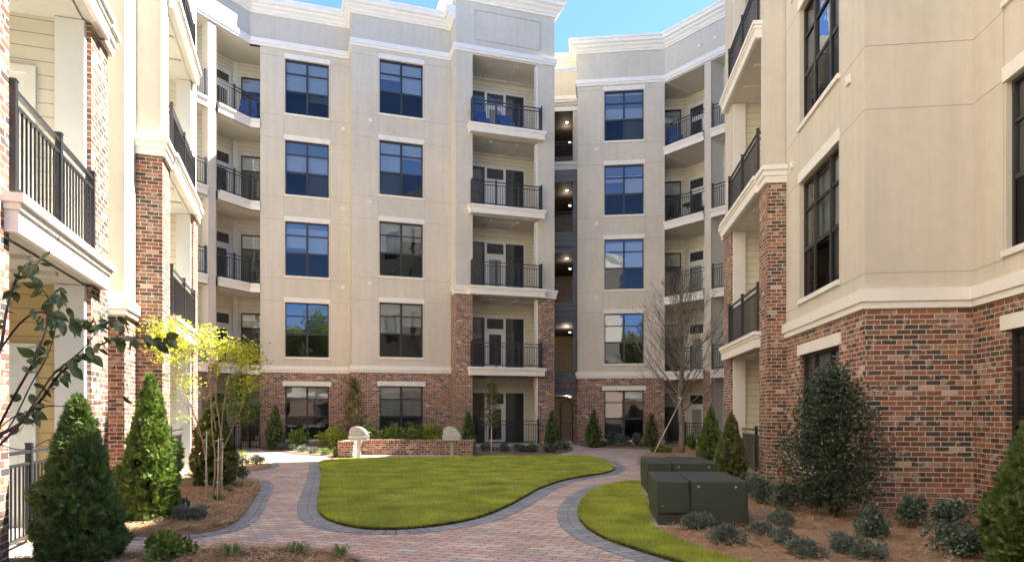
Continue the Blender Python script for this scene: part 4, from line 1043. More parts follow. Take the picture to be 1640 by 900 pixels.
def fringe(line, n, label):
    P = np.array(line); i = NR.randint(0, len(P)-1, n); t = NR.rand(n)[:, None]; xy = P[i]*(1-t)+P[i+1]*t
    d = P[i+1]-P[i]; d /= np.linalg.norm(d, axis=1)[:, None]; nr = np.stack([-d[:, 1], d[:, 0]], 1)*(1 if area(P) < 0 else -1)
    clump = .6+.8*np.abs(np.sin(xy[:, 0]*9+xy[:, 1]*7))*np.abs(np.sin(xy[:, 0]*2.3-xy[:, 1]*3.1))
    base = np.concatenate([xy-nr*NR.uniform(0, .03, (n, 1)), NR.uniform(.02, .045, (n, 1))], 1)
    a = NR.normal(0, .6, n)[:, None]; dr = unit(np.concatenate([nr*NR.uniform(.2, 1, (n, 1))+d*a, NR.uniform(-.1, .8, (n, 1))], 1))
    tip = base+dr*(NR.uniform(.02, .065, n)*clump)[:, None]; s_ = np.concatenate([d, np.zeros((n, 1))], 1)*.0045
    cloud('lawn_edge_grass', np.stack([base-s_, base+s_, tip], 1).reshape(-1, 3), 3, M['blade'], kind='stuff', label=label, cat='grass')
fringe(lawn1s+[lawn1s[0]], 16000, 'ragged grass blades along the edge of the central lawn'); fringe(lawn2s+[lawn2s[0]], 9000, 'ragged grass blades along the edge of the curved lawn strip')
def litter(poly, n, label):
    xy = in_poly(poly, n*3); xy = xy[visible(xy, 1.05)][:n]; m = len(xy); a = NR.uniform(0, 2*pi, m); L = NR.uniform(.015, .04, m)
    A = unit(np.stack([np.cos(a), np.sin(a), NR.normal(0, .2, m)], 1)); S = unit(np.cross(A, np.tile((0, 0, 1.), (m, 1))+NR.normal(0, .25, (m, 3))))
    cloud('fallen_leaves', cards(np.stack([xy[:, 0], xy[:, 1], np.full(m, .016)], 1), A, S, L, L*.28), 4, M['needle'], kind='stuff', label=label, cat='leaves')
litter(GP([(200, 880), (420, 800), (440, 740), (500, 745), (500, 840), (650, 860), (830, 830), (930, 790), (1010, 770), (900, 830), (960, 880), (700, 899), (400, 880)]), 650, 'few dry leaves and needles lying on the brick paving')
# ================================================================== plants
def conifer(name, base, h, r, n, mat, label, seed=0, size=.06, group='clipped conifers round the courtyard', taper=1.15, bulge=.25, fat=None):
    """arborvitae: fans of small scale sprays on an uneven cone, dark twigs inside"""
    rs = np.random.RandomState(seed)
    nl = 46; la = rs.uniform(0, 2*pi, nl); lz = rs.uniform(0, 1, nl); lam = rs.uniform(.03, .24, nl)
    def rad(t, a):
        prof = np.where(t < bulge, .80+.2*(t/bulge), np.power(np.clip((1-t)/(1-bulge), 0, 1), 1/taper*.95))
        b = np.zeros_like(t)
        for i in range(nl):
            da = np.angle(np.exp(1j*(a-la[i]))); b += lam[i]*np.exp(-(da/.34)**2-((t-lz[i])/.06)**2)
        return prof*(.84+b)*r
    nc = n//11; ci = rs.randint(0, nc, n); tc = rs.beta(1.05, 1.5, nc); ac = rs.uniform(0, 2*pi, nc); dc = rs.normal(0, .07, nc); axc = rs.normal(0, .45, (nc, 3))
    rr_ = .55*size/np.maximum(.04, r*(1-.8*tc))[ci]
    t = np.clip(tc[ci]+rs.normal(0, .3*size/h, n), 0, 1); a = ac[ci]+rs.normal(0, .55, n)*rr_; R_ = rad(t, a)+.012; dep = 1+dc[ci]+rs.normal(-.03, .05, n)
    x = np.cos(a)*R_*dep; y = np.sin(a)*R_*dep; z = .03+t*(h-.05)
    C = np.stack([x, y, z], 1)
    out = np.stack([np.cos(a), np.sin(a), np.zeros(n)], 1)
    ax = unit(out*rs.uniform(.15, .9, (n, 1))+np.array((0, 0, 1.))*rs.uniform(.35, 1.1, (n, 1))+axc[ci]+rs.normal(0, .22, (n, 3)))
    sd = unit(np.cross(ax, unit(rs.normal(size=(n, 3)))))
    L = size*rs.uniform(.6, 1.35, n)*(1-.25*t)
    V = []
    for ang, sc in ((-.75, .62), (-.38, .85), (0, 1), (.38, .85), (.75, .62)):       # a fan of five leaflets
        A = ax*cos(ang)+sd*sin(ang); Bv = unit(np.cross(A, np.cross(ax, sd)))
        V.append(cards(C, A, Bv, L*sc, L*.085+.0012).reshape(n, 4, 3))
    V = np.stack(V, 1).reshape(-1, 3)
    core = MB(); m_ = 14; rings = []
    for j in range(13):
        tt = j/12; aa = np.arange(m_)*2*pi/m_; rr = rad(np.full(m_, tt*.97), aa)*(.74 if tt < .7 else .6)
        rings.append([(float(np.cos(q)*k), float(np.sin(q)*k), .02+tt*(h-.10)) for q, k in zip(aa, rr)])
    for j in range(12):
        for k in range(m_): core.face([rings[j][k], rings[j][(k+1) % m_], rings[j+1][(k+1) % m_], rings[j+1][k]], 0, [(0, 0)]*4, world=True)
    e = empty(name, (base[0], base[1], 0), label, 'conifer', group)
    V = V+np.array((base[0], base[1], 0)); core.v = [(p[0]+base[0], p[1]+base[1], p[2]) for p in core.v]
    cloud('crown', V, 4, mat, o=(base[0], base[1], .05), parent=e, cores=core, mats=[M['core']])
    tb = MB(); tb.tube([(base[0], base[1], -.05), (base[0], base[1], h*.5)], [.035, .015], 7); tb.build('trunk', M['barkD'], e)
    return e
def lobes(rs, n, sx, sy, sz, nl, fill=.55, shell=.25):
    """points spread through a handful of lobes of a rounded crown"""
    c = unit(rs.normal(size=(nl, 3)))*rs.uniform(.35, .85, (nl, 1)); c[:, 2] = np.abs(c[:, 2])*.9
    rr = rs.uniform(.28, .5, nl); k = rs.randint(0, nl, n)
    d = unit(rs.normal(size=(n, 3))); q = c[k]+d*(rr[k]*np.power(rs.uniform(0, 1, n), 1/4))[:, None]
    q = q*np.array((sx, sy, sz)); nrm = unit(d+np.array((0, 0, .25)))
    return q, nrm
def shrub(name, base, w, h, n, mat, size, label, seed=0, group=None, ratio=.32, cat='shrub', dens=9, z0=.03, twigs=True, up=.3, wy=None):
    rs = np.random.RandomState(seed); q, nrm = lobes(rs, n, w/2, (wy or w)/2, h*.62, dens)
    q[:, 2] = np.clip(q[:, 2]+h*.25, .01, None)
    A = unit(nrm+rs.normal(0, .55, (n, 3))+np.array((0, 0, up))); S = unit(np.cross(A, rs.normal(size=(n, 3))))
    L = size*rs.uniform(.6, 1.3, n)
    o = np.array((base[0], base[1], z0)); V = cards(q+o, A, S, L, L*ratio)
    e = empty(name, (base[0], base[1], 0), label, cat, group)
    cloud('foliage', V, 4, mat, o=(base[0], base[1], z0), parent=e)
    if twigs:
        tb = MB()
        for i in range(9):
            a = rs.uniform(0, 2*pi); r0 = rs.uniform(0, .05*w); p0 = (base[0]+cos(a)*r0, base[1]+sin(a)*r0, -.02); k = q[rs.randint(0, n)]*.9
            p2 = (base[0]+k[0], base[1]+k[1], z0+k[2]); p1 = ((p0[0]*1.6+p2[0])/2.6, (p0[1]*1.6+p2[1])/2.6, p2[2]*.5)
            tb.tube([p0, p1, p2], [.009, .006, .003], 5)
        tb.build('stems', M['barkD'], e)
    return e
def tuft(name, base, r, h, n, mat, label, seed=0, group=None):
    rs = np.random.RandomState(seed); V = []
    for i in range(n):
        a = rs.uniform(0, 2*pi); d = np.array((cos(a), sin(a), 0)); s = np.array((-sin(a), cos(a), 0))*rs.uniform(.003, .006); k = rs.uniform(.4, 1)
        p = np.array((base[0], base[1], .02))+d*.02; L = r*k; H = h*rs.uniform(.6, 1.1)
        pts = [p, p+d*L*.35+np.array((0, 0, H*.8)), p+d*L*.75+np.array((0, 0, H)), p+d*L*1.15+np.array((0, 0, H*.55))]; ws = [1, 1.2, .9, .15]
        for j in range(3): V += [pts[j]-s*ws[j], pts[j]+s*ws[j], pts[j+1]+s*ws[j+1], pts[j+1]-s*ws[j+1]]
    return cloud(name, np.array(V), 4, mat, o=(base[0], base[1], .02), label=label, cat='plant', group=group)

g_ = 'clipped conifers round the courtyard'
def PX(u, vb): return G(u, vb)
def cbp(u, vb, vt, wpx):
    x, y = G(u, vb); s = FPX/y; return (x, y), CH-(vt-HZ)/s, wpx/2/s*.92
b_, h_, r_ = cbp(125, 905, 632, 126); conifer('conifer', b_, h_, r_, 14000, M['arb'], 'large dark conifer at the bottom left in front of the patio fence', 1, .085)
b_, h_, r_ = cbp(241, 838, 598, 92); conifer('conifer', b_, h_, r_, 12000, M['arbY'], 'tall conifer with bright yellow green right side against the brick pillar', 2, .075)
b_, h_, r_ = cbp(342, 782, 628, 72); conifer('conifer', b_, h_, r_, 6500, M['arbO'], 'olive brown conifer standing behind the thin multi stemmed tree', 3, .08)
b_, h_, r_ = cbp(441, 720.5, 647, 31); conifer('conifer', b_, h_, r_, 3500, M['arb'], 'small pointed conifer beside the ground floor window near the left gate', 4, .08)
b_, h_, r_ = cbp(750, 724, 657, 29); conifer('conifer', b_, h_, r_, 3000, M['arb'], 'small dark conifer behind the right end of the barbecue wall', 5, .07)
b_, h_, r_ = cbp(884, 721, 656, 27); conifer('conifer', b_, h_, r_, 3000, M['arb'], 'small conifer at the brick pillar left of the passage', 6, .07)
b_, h_, r_ = cbp(951, 717, 652, 28); conifer('conifer', b_, h_, r_, 3000, M['arb'], 'small pointed conifer just right of the passage', 7, .07)
b_, h_, r_ = cbp(1043, 717, 660, 24); conifer('conifer', b_, h_, r_, 2600, M['arbO'], 'small blunt conifer right of the ground floor window by the bare tree', 8, .07, taper=1.9)
b_, h_, r_ = cbp(1138, 748, 649, 42); conifer('conifer', b_, h_, r_, 5500, M['arbY'], 'bright green conifer, left one of the pair behind the green boxes', 9, .065)
b_, h_, r_ = cbp(1171, 768, 660, 54); conifer('conifer', b_, h_, r_, 6500, M['arbO'], 'darker olive conifer, right one of the pair behind the green boxes', 10, .06)
b_, h_, r_ = cbp(1655, 925, 668, 140); conifer('conifer', b_, h_, r_, 12000, M['arb'], 'conifer cut off by the right edge of the picture before the brick wall', 11, .08)

# big holly beside the brick corner
def holly_tree(base, h, w, n, label):
    rs = np.random.RandomState(5); e = empty('holly_tree', (base[0], base[1], 0), label, 'bush')
    tb = MB(); tips = []
    for i in range(6):
        a = rs.uniform(0, 2*pi); k = rs.uniform(.02, .05); top = np.array((cos(a)*w*.16, sin(a)*w*.16, h*rs.uniform(.7, .93)))
        p = [np.array((cos(a)*k, sin(a)*k, -.05)), np.array((cos(a)*k*2, sin(a)*k*2, h*.2)), top*np.array((.6, .6, .6)), top]
        tb.tube([q+np.array((base[0], base[1], 0)) for q in p], [.026, .022, .014, .004], 6)
    C = []; Nn = []
    nb = 150
    for i in range(nb):
        t = (i+.5)/nb; z = h*(.10+.88*t); prof = np.interp(t, [0, .12, .3, .5, .75, .92, 1], [.52, .8, 1, .86, .60, .32, .10])
        a = i*2.399+rs.normal(0, .3); L = w/2*prof*rs.uniform(.7, 1.12); d = np.array((cos(a), sin(a), .25+.5*t))
        p0 = np.array((0, 0, z*.92)); p1 = np.array((d[0]*L, d[1]*L, z+L*.1))
        tb.tube([p0+np.array((base[0], base[1], 0)), p1*.5+p0*.5+np.array((base[0], base[1], .02)), p1+np.array((base[0], base[1], 0))], [.007, .005, .002], 4)
        m = int(n/nb); s = np.power(rs.uniform(0, 1, m), .55)[:, None]; q = p0*(1-s)+p1*s+rs.normal(0, 1, (m, 3))*.065*(h/2)*(.5+s)
        C.append(q); Nn.append(unit(np.tile(p1-p0, (m, 1))+rs.normal(0, .25, (m, 3))*1.0))
    C = np.concatenate(C); Nn = np.concatenate(Nn); k = C[:, 2] > .12; C = C[k]; Nn = Nn[k]; m = len(C)
    A = unit(Nn*.6+rs.normal(0, .5, (m, 3))+np.array((0, 0, .25))); S = unit(np.cross(A, rs.normal(size=(m, 3)))); L = .045*rs.uniform(.6, 1.25, m)
    cloud('crown', cards(C+np.array((base[0], base[1], 0)), A, S, L, L*.30), 4, M['holly'], o=(base[0], base[1], .1), parent=e); tb.build('trunk', M['barkG'], e)
b_, h_, r_ = cbp(1333, 833, 592, 178); holly_tree(b_, h_, r_*2, 19000, 'big dark glossy bush with showing trunks against the brick corner')

# small shrubs of the right bed
ju = 'low grey green junipers in the straw beds'; bg_ = 'blue green shrubs of the right bed'
for i, (u, v, wp, hp, lb) in enumerate([
    (1117, 853, 55, 32, 'low grey juniper touching the front of the nearer green box'), (1165, 880, 54, 34, 'low grey juniper just below the right foot of the nearer green box'),
    (1214, 862, 44, 26, 'small grey juniper right of the nearer green box'), (1247, 850, 42, 30, 'dark round juniper up behind the small one right of the green box'),
    (1255, 880, 46, 26, 'flat grey juniper between green box and bottom edge'), (1290, 898, 56, 32, 'pale grey juniper cut by the bottom edge left of centre of the right bed'),
    (1345, 893, 60, 36, 'wide pale juniper below the big glossy bush'), (1393, 905, 60, 34, 'pale juniper at the bottom edge right of the wide one')]):
    x, y = G(u, v); s = FPX/y; shrub('juniper_shrub', (x, y), wp/s, hp/s*1.15, 2600, M['juniper'], .035, lb, 20+i, ju, .16, dens=12)
for i, (u, v, wp, hp, lb) in enumerate([
    (1393, 868, 56, 58, 'upright blue green shrub in front of the big glossy bush'), (1462, 852, 44, 66, 'dark blue green shrub against the brick wall'),
    (1530, 898, 96, 66, 'largest blue green shrub near the bottom right'), (1528, 848, 62, 58, 'blue green shrub close to the inner brick corner'),
    (1216, 812, 60, 62, 'blue green shrub beside the right side of the nearer green box'), (1258, 823, 40, 56, 'narrow blue green shrub at the foot of the brick pillar'), (1196, 800, 36, 44, 'small blue green shrub at the patio fence end'), (1302, 815, 40, 50, 'blue green shrub behind the left of the big glossy bush')]):
    x, y = G(u, v); s = FPX/y; shrub('blue_green_shrub', (x, y), wp/s, hp/s*1.1, 1900, M['bluegreen'], .038, lb, 40+i, bg_, .34, dens=14)
# left beds
for i, (u, v, wp, hp, lb) in enumerate([
    (304, 840, 44, 34, 'grey juniper on the straw right of the tall yellow green conifer'), (285, 822, 34, 26, 'smaller grey juniper behind the one right of the tall conifer'), (358, 780, 28, 18, 'small dark juniper behind the stems of the multi stemmed tree'),
    (382, 768, 30, 22, 'dark juniper at the end of the side walk'), (388, 750, 42, 22, 'wide grey juniper in the small bed by the left path'), (412, 746, 24, 20, 'rounded juniper at the tip of the small bed by the left path'), (376, 738, 44, 20, 'bright juniper at the back of the small left bed')]):
    x, y = G(u, v); s = FPX/y; shrub('juniper_shrub', (x, y), wp/s, hp/s*1.1, 1500, M['juniper'] if i != 6 else M['shrub'], .045, lb, 60+i, ju, .18, dens=10)
for i, (u, v, r0, lb) in enumerate([(347, 806, .16, 'green strap leaved tuft in front of the multi stemmed tree'), (348, 786, .12, 'small bright tuft between the tree stems'), (382, 785, .17, 'wide green tuft on straw right of the tree stems'),
        (371, 898, .17, 'green strap leaved tuft at the bottom edge, left one of two'), (474, 896, .19, 'striped pale strap leaved tuft at the bottom edge'), (546, 899, .10, 'tiny tuft at the bottom edge by the paving'), (366, 793, .1, 'small faint tuft on the straw by the path')]):
    tuft('strap_leaf_plant', G(u, v), r0, .14, 70, M['lily'], lb, 80+i, 'strap leaved tufts')
x, y = G(262, 902); shrub('leafy_shrub', (x, y), .46, .30, 900, M['shrub'], .05, 'small bright leafy shrub at the bottom edge left of centre', 90, None, .38, dens=9)
# facade bed
lv = 'lavender grey mounds before the left bay'
for i, u in enumerate([452, 468, 485, 503, 521, 536]):
    x, y = G(u, 721.5+i*2.1); s = FPX/y; shrub('grey_mound_plant', (x, y), 22/s, 14/s, 700, M['juniper'] if i < 4 else M['shrub'], .06, ['leftmost low grey mound under the left ground floor window', 'second low grey mound from the left window edge', 'third low grey mound in the row', 'fourth low grey mound in the row', 'fifth low mound, greener, near the barbecue wall', 'last low green mound touching the barbecue wall'][i], 100+i, lv, .16, dens=9)
for i, (u, vb, vt, wp, mt, lb) in enumerate([(476, 721.5, 676, 40, 'shrub', 'leafy green shrub under the left half of the ground floor window'), (533, 721.5, 676, 48, 'shrubY', 'bright leafy shrub left of the barbecue wall'),
    (592, 721.5, 672, 40, 'shrub', 'leafy shrub behind the left grill'), (628, 721.5, 672, 44, 'shrub', 'dark leafy shrub left under the second ground floor window'), (662, 721.5, 668, 42, 'shrub', 'leafy shrub in the middle of the hedge behind the barbecue wall'),
    (694, 721.5, 674, 38, 'shrubY', 'yellow tipped shrub behind the barbecue wall'), (722, 721.5, 672, 40, 'shrubY', 'yellow green shrub behind the right grill'), (572, 721.5, 680, 34, 'shrub', 'dark leafy shrub at the foot of the slender tree')]):
    x, y = G(u, vb); s = FPX/y; shrub('leafy_shrub', (x, y), wp/s, (vb-vt)/s, 1300, M[mt], .085, lb, 120+i, 'leafy hedge along the ground floor', .4, dens=16, twigs=False)
for i, (u, vb, hp, wp, lb) in enumerate([(781, 724, 12, 24, 'low dark shrub left of the sapling'), (808, 725, 12, 24, 'low dark shrub right of the sapling'), (831, 725, 14, 26, 'low dark shrub in front of the patio railing'), (853, 725, 14, 26, 'low dark shrub at the right end of the patio railing'),
    (880, 726, 14, 20, 'low shrub at the foot of the conifer by the pillar'), (902, 722, 15, 22, 'low shrub beside the passage entrance'), (982, 715, 24, 18, 'round dark shrub at the left of the right block window'), (1000, 715, 22, 22, 'round dark shrub under the right block window'), (1020, 715, 20, 20, 'round dark shrub at the right of the right block window'),
    (966, 716, 9, 16, 'tiny shrub by the small pointed conifer'), (1108, 722, 24, 16, 'small bright shrub right of the bare tree trunk'), (1060, 727, 12, 30, 'low weedy shrub left of the bare tree')]):
    x, y = G(u, vb); s = FPX/y; shrub('low_shrub', (x, y), wp/s, hp/s*1.15, 800, M['bluegreen'] if i < 10 else M['shrub'], .07, lb, 140+i, 'low dark shrubs along the building', .35, dens=9, twigs=False)

# ------------------------------------------------------------------ trees
def grow(tb, rs, p, d, L, r, lev, tips, spread=.5, up=.15, seg=4, kids=(3, 5), minr=.004, side=6, shrink=.62, wob=.09):
    pts = [p]; rad = [r]
    for i in range(seg):
        d = d+rs.normal(0, wob, 3)+np.array((0, 0, up)); d /= np.linalg.norm(d); p = p+d*L/seg; pts.append(p); rad.append(max(minr, r*(1-.55*(i+1)/seg)))
    tb.tube(pts, rad, side)
    if lev == 0: tips.append((p, d)); return
    for k in range(rs.randint(*kids)):
        i = rs.randint(1, seg+1); q = pts[i]; dd = pts[i]-pts[i-1]; dd = dd/np.linalg.norm(dd)
        n2 = unit(rs.normal(size=(1, 3)))[0]; n2 -= n2.dot(dd)*dd; n2 /= np.linalg.norm(n2)
        nd = dd*cos(spread)+n2*sin(spread)*rs.uniform(.6, 1.3); grow(tb, rs, q, nd, L*shrink*rs.uniform(.7, 1.15), rad[i]*.62, lev-1, tips, spread, up, seg, kids, minr, max(4, side-1), shrink, wob)
    grow(tb, rs, pts[-1], d, L*shrink, rad[-1], lev-1, tips, spread, up, seg, kids, minr, max(4, side-1), shrink, wob)

def bare_tree(base, h, label):
    rs = np.random.RandomState(12); e = empty('bare_tree', (base[0], base[1], 0), label, 'tree'); tb = MB(); b = np.array((base[0], base[1], -.05))
    n = 14; tr = [b+np.array((.03*sin(i*.9), .03*cos(i*1.3), h*i/n)) for i in range(n+1)]; rr = [.105*(1-i/n)**.75+.008 for i in range(n+1)]; rr[0] = .13
    tb.tube(tr, rr, 9); tb.build('trunk', M['barkG'], e)
    br = MB(); tips = []
    for i in range(56):
        t = .25+.68*(i/56)**.9; z = h*t; a = i*2.4+rs.normal(0, .3); el = .45+.8*t; L = h*(.35*(1-t)**.8+.07)*rs.uniform(.8, 1.15)
        d = np.array((cos(a)*cos(el), sin(a)*cos(el), sin(el))); r0 = .024*(1-t)+.008
        grow(br, rs, np.array((base[0], base[1], z)), d, L, r0, 2, tips, .42, .06, 4, (2, 4), .0055, 5, .55, .07)
    br.build('branches', M['barkG'], e)
    T = np.array([t[0] for t in tips]); k = rs.rand(len(T)) < .22; T = T[k]; m = len(T)
    A = rnd_dirs(m); S = unit(np.cross(A, rnd_dirs(m))); cloud('last_leaves', cards(T, A, S, np.full(m, .06), np.full(m, .018)), 4, M['olive'], parent=e, o=(base[0], base[1], h*.5))
    # two tied wooden props
    for i, (u, v) in enumerate([(1045, 731), (1121, 709)]):
        fx, fy = G(u, v+ (0 if i == 0 else 8)); f = (fx, fy, .02)
        st = MB(); st.tube([f, (base[0], base[1]-.11, 1.95)], .014, 6); st.tube([(base[0]+.05, base[1]-.12, 1.35+.1*i), (base[0]+(.16 if i else -.16), base[1]-.13, 1.45), (base[0]+(.12 if i else -.12), base[1]-.12, 1.1)], .010, 5)
        st.build('guy_strap', M['strap'], e)
    st = MB(); st.tube([(base[0]+.12*cos(q), base[1]+.12*sin(q), 1.95) for q in np.linspace(0, 2*pi, 13)], .018, 5); st.build('collar', M['strap'], e)
bx, by = G(1091, 727); bare_tree((bx, by), 5.7, 'leafless young tree held by pale straps in front of the right corner balconies')

def crape(base, label):
    rs = np.random.RandomState(4); e = empty('crape_myrtle', (base[0], base[1], 0), label, 'tree'); tb = MB(); C = []
    Yb = base[1]
    stems = [(326, [(333, 800), (330, 740), (320, 690), (302, 640), (285, 590), (276, 550)]), (0, [(340, 800), (345, 740), (340, 690), (338, 640), (335, 590), (330, 548)]), (0, [(345, 802), (352, 740), (355, 690), (358, 650), (368, 600), (380, 560)]),
             (0, [(350, 800), (355, 730), (352, 680), (345, 630), (352, 590), (366, 552)]), (0, [(346, 690), (340, 660), (318, 610), (300, 570), (270, 540)]), (0, [(352, 730), (375, 680), (392, 640), (398, 610)]), (0, [(336, 720), (310, 680), (300, 650), (296, 610)]),
             (0, [(357, 650), (372, 620), (388, 585), (402, 570)]), (0, [(338, 640), (350, 600), (362, 575), (398, 556)])]
    for i, (_, s) in enumerate(stems):
        dy = rs.uniform(-.25, .25); pts = []
        for j, (u, v) in enumerate(s):
            Y = Yb+dy*j/len(s); pts.append(AT(u, v, Y))
        if s[0][1] > 790: pts = [(pts[0][0], pts[0][1], -.03)]+pts[1:]
        r0 = .016 if s[0][1] > 790 else .008
        tb.tube(smooth([np.array(p) for p in pts], 4), list(np.linspace(r0, .004, (len(pts)-1)*4+1)), 6)
        C.append((np.array(pts[-1]), 1.0)); C.append((np.array(pts[-2])*.5+np.array(pts[-1])*.5, .4))
    for (u, v) in ((262, 545), (300, 552), (320, 540), (345, 560), (368, 560), (392, 572), (405, 585), (283, 575), (355, 590), (250, 560), (275, 600), (278, 640), (285, 665), (410, 600), (330, 530), (290, 525), (252, 530), (265, 518)):
        p = np.array(AT(u, v, Yb+rs.uniform(-.35, .35))); C.append((p, .9 if v < 600 else .25)); q = C[rs.randint(0, 10)][0]
        tb.tube([q, (p+q)/2+rs.normal(0, .04, 3), p], [.004, .003, .002], 4)
    tb.build('trunk', M['barkT'], e)
    P = []
    for c, wgt in C:
        m = int(130*wgt); P.append(c+rs.normal(0, 1, (m, 3))*np.array((.13, .15, .07)))
    P = np.concatenate(P); m = len(P); A = unit(rs.normal(size=(m, 3))*np.array((1, 1, .5))); S = unit(np.cross(A, rs.normal(size=(m, 3))+np.array((0, 0, 1.5)))); L = .055*rs.uniform(.6, 1.3, m)
    cloud('crown', cards(P, A, S, L, L*.3), 4, M['crape'], o=(base[0], base[1], 2), parent=e)
    for i, (u, y0) in enumerate([(329, 805), (348, 808), (355, 800)]):            # bamboo stakes
        x_, y_ = G(u, y0); s = MB(); s.tube([(x_, y_, 0), (x_+.02, y_, 1.15-.1*i)], .008, 6)
        for z in (.35, .7, 1.0): s.tube([(x_-.02, y_-.01, z), (x_+.03, y_-.01, z+.01)], .009, 5)
        s.build('stake', M['strap'], e)
crape(G(343, 800), 'thin multi stemmed young tree with yellow green leaves in the left straw bed')

def small_tree(name, base, h, w, z0, n, mat, size, label, bark='barkG', seed=3, r=.03, col=1.0, cat='tree', group=None):
    rs = np.random.RandomState(seed); e = empty(name, (base[0], base[1], 0), label, cat, group); tb = MB(); tips = []
    tb.tube([(base[0], base[1], -.03), (base[0]+.01, base[1], h*.5), (base[0]+.02, base[1], h*.96)], [r, r*.7, r*.2], 7)
    P = []; nb = 34
    for i in range(nb):
        t = (i+.5)/nb; z = z0+(h-z0)*t; a = i*2.4; L = w/2*(np.interp(t, [0, .25, .6, 1], [.65, 1, .7, .15]))*rs.uniform(.6, 1.15)
        p0 = np.array((base[0], base[1], z*.94)); p1 = np.array((base[0]+cos(a)*L, base[1]+sin(a)*L, z+L*.35)); tb.tube([p0, (p0+p1)/2+rs.normal(0, .02, 3), p1], [r*.28, r*.2, .003], 4)
        m = n//nb; s = rs.uniform(.25, 1.05, m)[:, None]; P.append(p0*(1-s)+p1*s+rs.normal(0, 1, (m, 3))*w*.06)
    tb.build('trunk', M[bark], e); P = np.concatenate(P); m = len(P)
    A = unit(rs.normal(size=(m, 3))); S = unit(np.cross(A, rs.normal(size=(m, 3)))); L = size*rs.uniform(.6, 1.3, m)
    cloud('crown', cards(P, A, S, L, L*.35), 4, mat, o=(base[0], base[1], z0), parent=e); return e
x, y = G(566, 721); small_tree('young_tree', (x, y), 2.75, 1.15, .6, 2600, M['olive'], .065, 'slender brownish green tree between the two ground floor windows', seed=21, r=.03)
x, y = G(787, 726); small_tree('young_tree', (x, y), 2.55, .9, .9, 1500, M['olive'], .065, 'thin sapling with a pale wrapped stem in front of the patio', bark='strap', seed=22, r=.024)
x, y = G(386, 722); small_tree('young_tree', (x, y), 2.9, 1.7, 1.0, 4200, M['shrub'], .07, 'dark green tree behind the multi stemmed tree by the left gate', seed=23, r=.04, bark='barkD')

# ------------------------------------------------------------------ branches reaching in from the left edge
def fore():
    rs = np.random.RandomState(8); e = empty('overhanging_tree', (*AT(-150, 900, 3.3)[:2], 0), 'dark leafed young tree leaning in from the left edge with thin arching twigs', 'tree'); tb = MB()
    Yb = 3.3; L = [
        ([(-150, 1150), (-90, 900), (-20, 720), (30, 680), (62, 645), (95, 600), (120, 580), (170, 548), (215, 540), (250, 545), (272, 541)], .012, .05, 1.0),
        ([(-130, 1100), (-60, 760), (0, 712), (45, 660), (85, 600), (130, 562), (165, 520), (200, 512)], .009, .25, .5),
        ([(-90, 900), (-30, 640), (0, 560), (10, 500), (22, 455), (40, 425), (62, 418)], .010, -.1, .7),
        ([(0, 560), (30, 520), (60, 500), (90, 508), (128, 520), (150, 515), (170, 512)], .006, .1, .9),
        ([(-20, 720), (20, 640), (48, 590), (62, 560), (75, 520), (78, 480), (60, 455)], .007, -.15, .8),
        ([(22, 455), (48, 432), (75, 408), (90, 388), (96, 378)], .003, -.1, .0),
        ([(-90, 900), (-10, 700), (60, 655), (120, 650), (200, 640)], .004, .2, .1),
        ([(-60, 760), (10, 690), (50, 615), (80, 560), (95, 490), (98, 462)], .005, .3, .4),
        ([(78, 480), (88, 470), (96, 465), (100, 490)], .003, .3, .3),
        ([(0, 712), (40, 720), (90, 700), (170, 690)], .003, .15, .0)]
    leaves = []
    for pl, r0, dy, lf in L:
        m = len(pl); pts = [np.array(AT(u, v, Yb+dy+.25*sin(i*1.1+r0*300))) for i, (u, v) in enumerate(pl)]
        if pl[0][1] > 1000: pts = [np.array((pts[0][0], pts[0][1], -.03))]+pts[1:]
        sm_ = smooth(pts, 5); tb.tube(sm_, list(np.linspace(r0, .0016, len(sm_))), 6)
        k0 = int(len(sm_)*.30)
        for i in range(k0, len(sm_)):
            if sm_[i][2] < CH-.05 and lf < .9: continue
            for s in range(2):
                if rs.rand() < lf*.85: leaves.append((sm_[i]+rs.normal(0, .012, 3), sm_[min(i+1, len(sm_)-1)]-sm_[i-1], s))
    tb.build('branches', M['barkD'], e)
    V = []
    for p, d, s in leaves:
        d = d/np.linalg.norm(d); a = d*.5+np.array((0, 0, -.75))*rs.uniform(.4, 1.3)+rs.normal(0, .38, 3); a /= np.linalg.norm(a)
        sd = np.cross(a, rs.normal(size=3)); sd /= np.linalg.norm(sd); n2 = np.cross(a, sd); Lf = .074*rs.uniform(.65, 1.2); W_ = Lf*.29
        mid = [p+a*Lf*t - n2*Lf*.10*sin(pi*t) for t in (0, .14, .4, .7, 1.0)]; ww = [0, .7, 1, .68, 0]
        for q in range(4):
            for sg in (1, -1):
                l0, l1 = mid[q]+sd*W_*ww[q]*sg+n2*W_*.22*ww[q], mid[q+1]+sd*W_*ww[q+1]*sg+n2*W_*.22*ww[q+1]
                V += [mid[q], mid[q+1], l1, l0]
    V = np.array(V); cloud('leaves', V, 4, M['fore'], o=WL[e.name], parent=e)
fore()

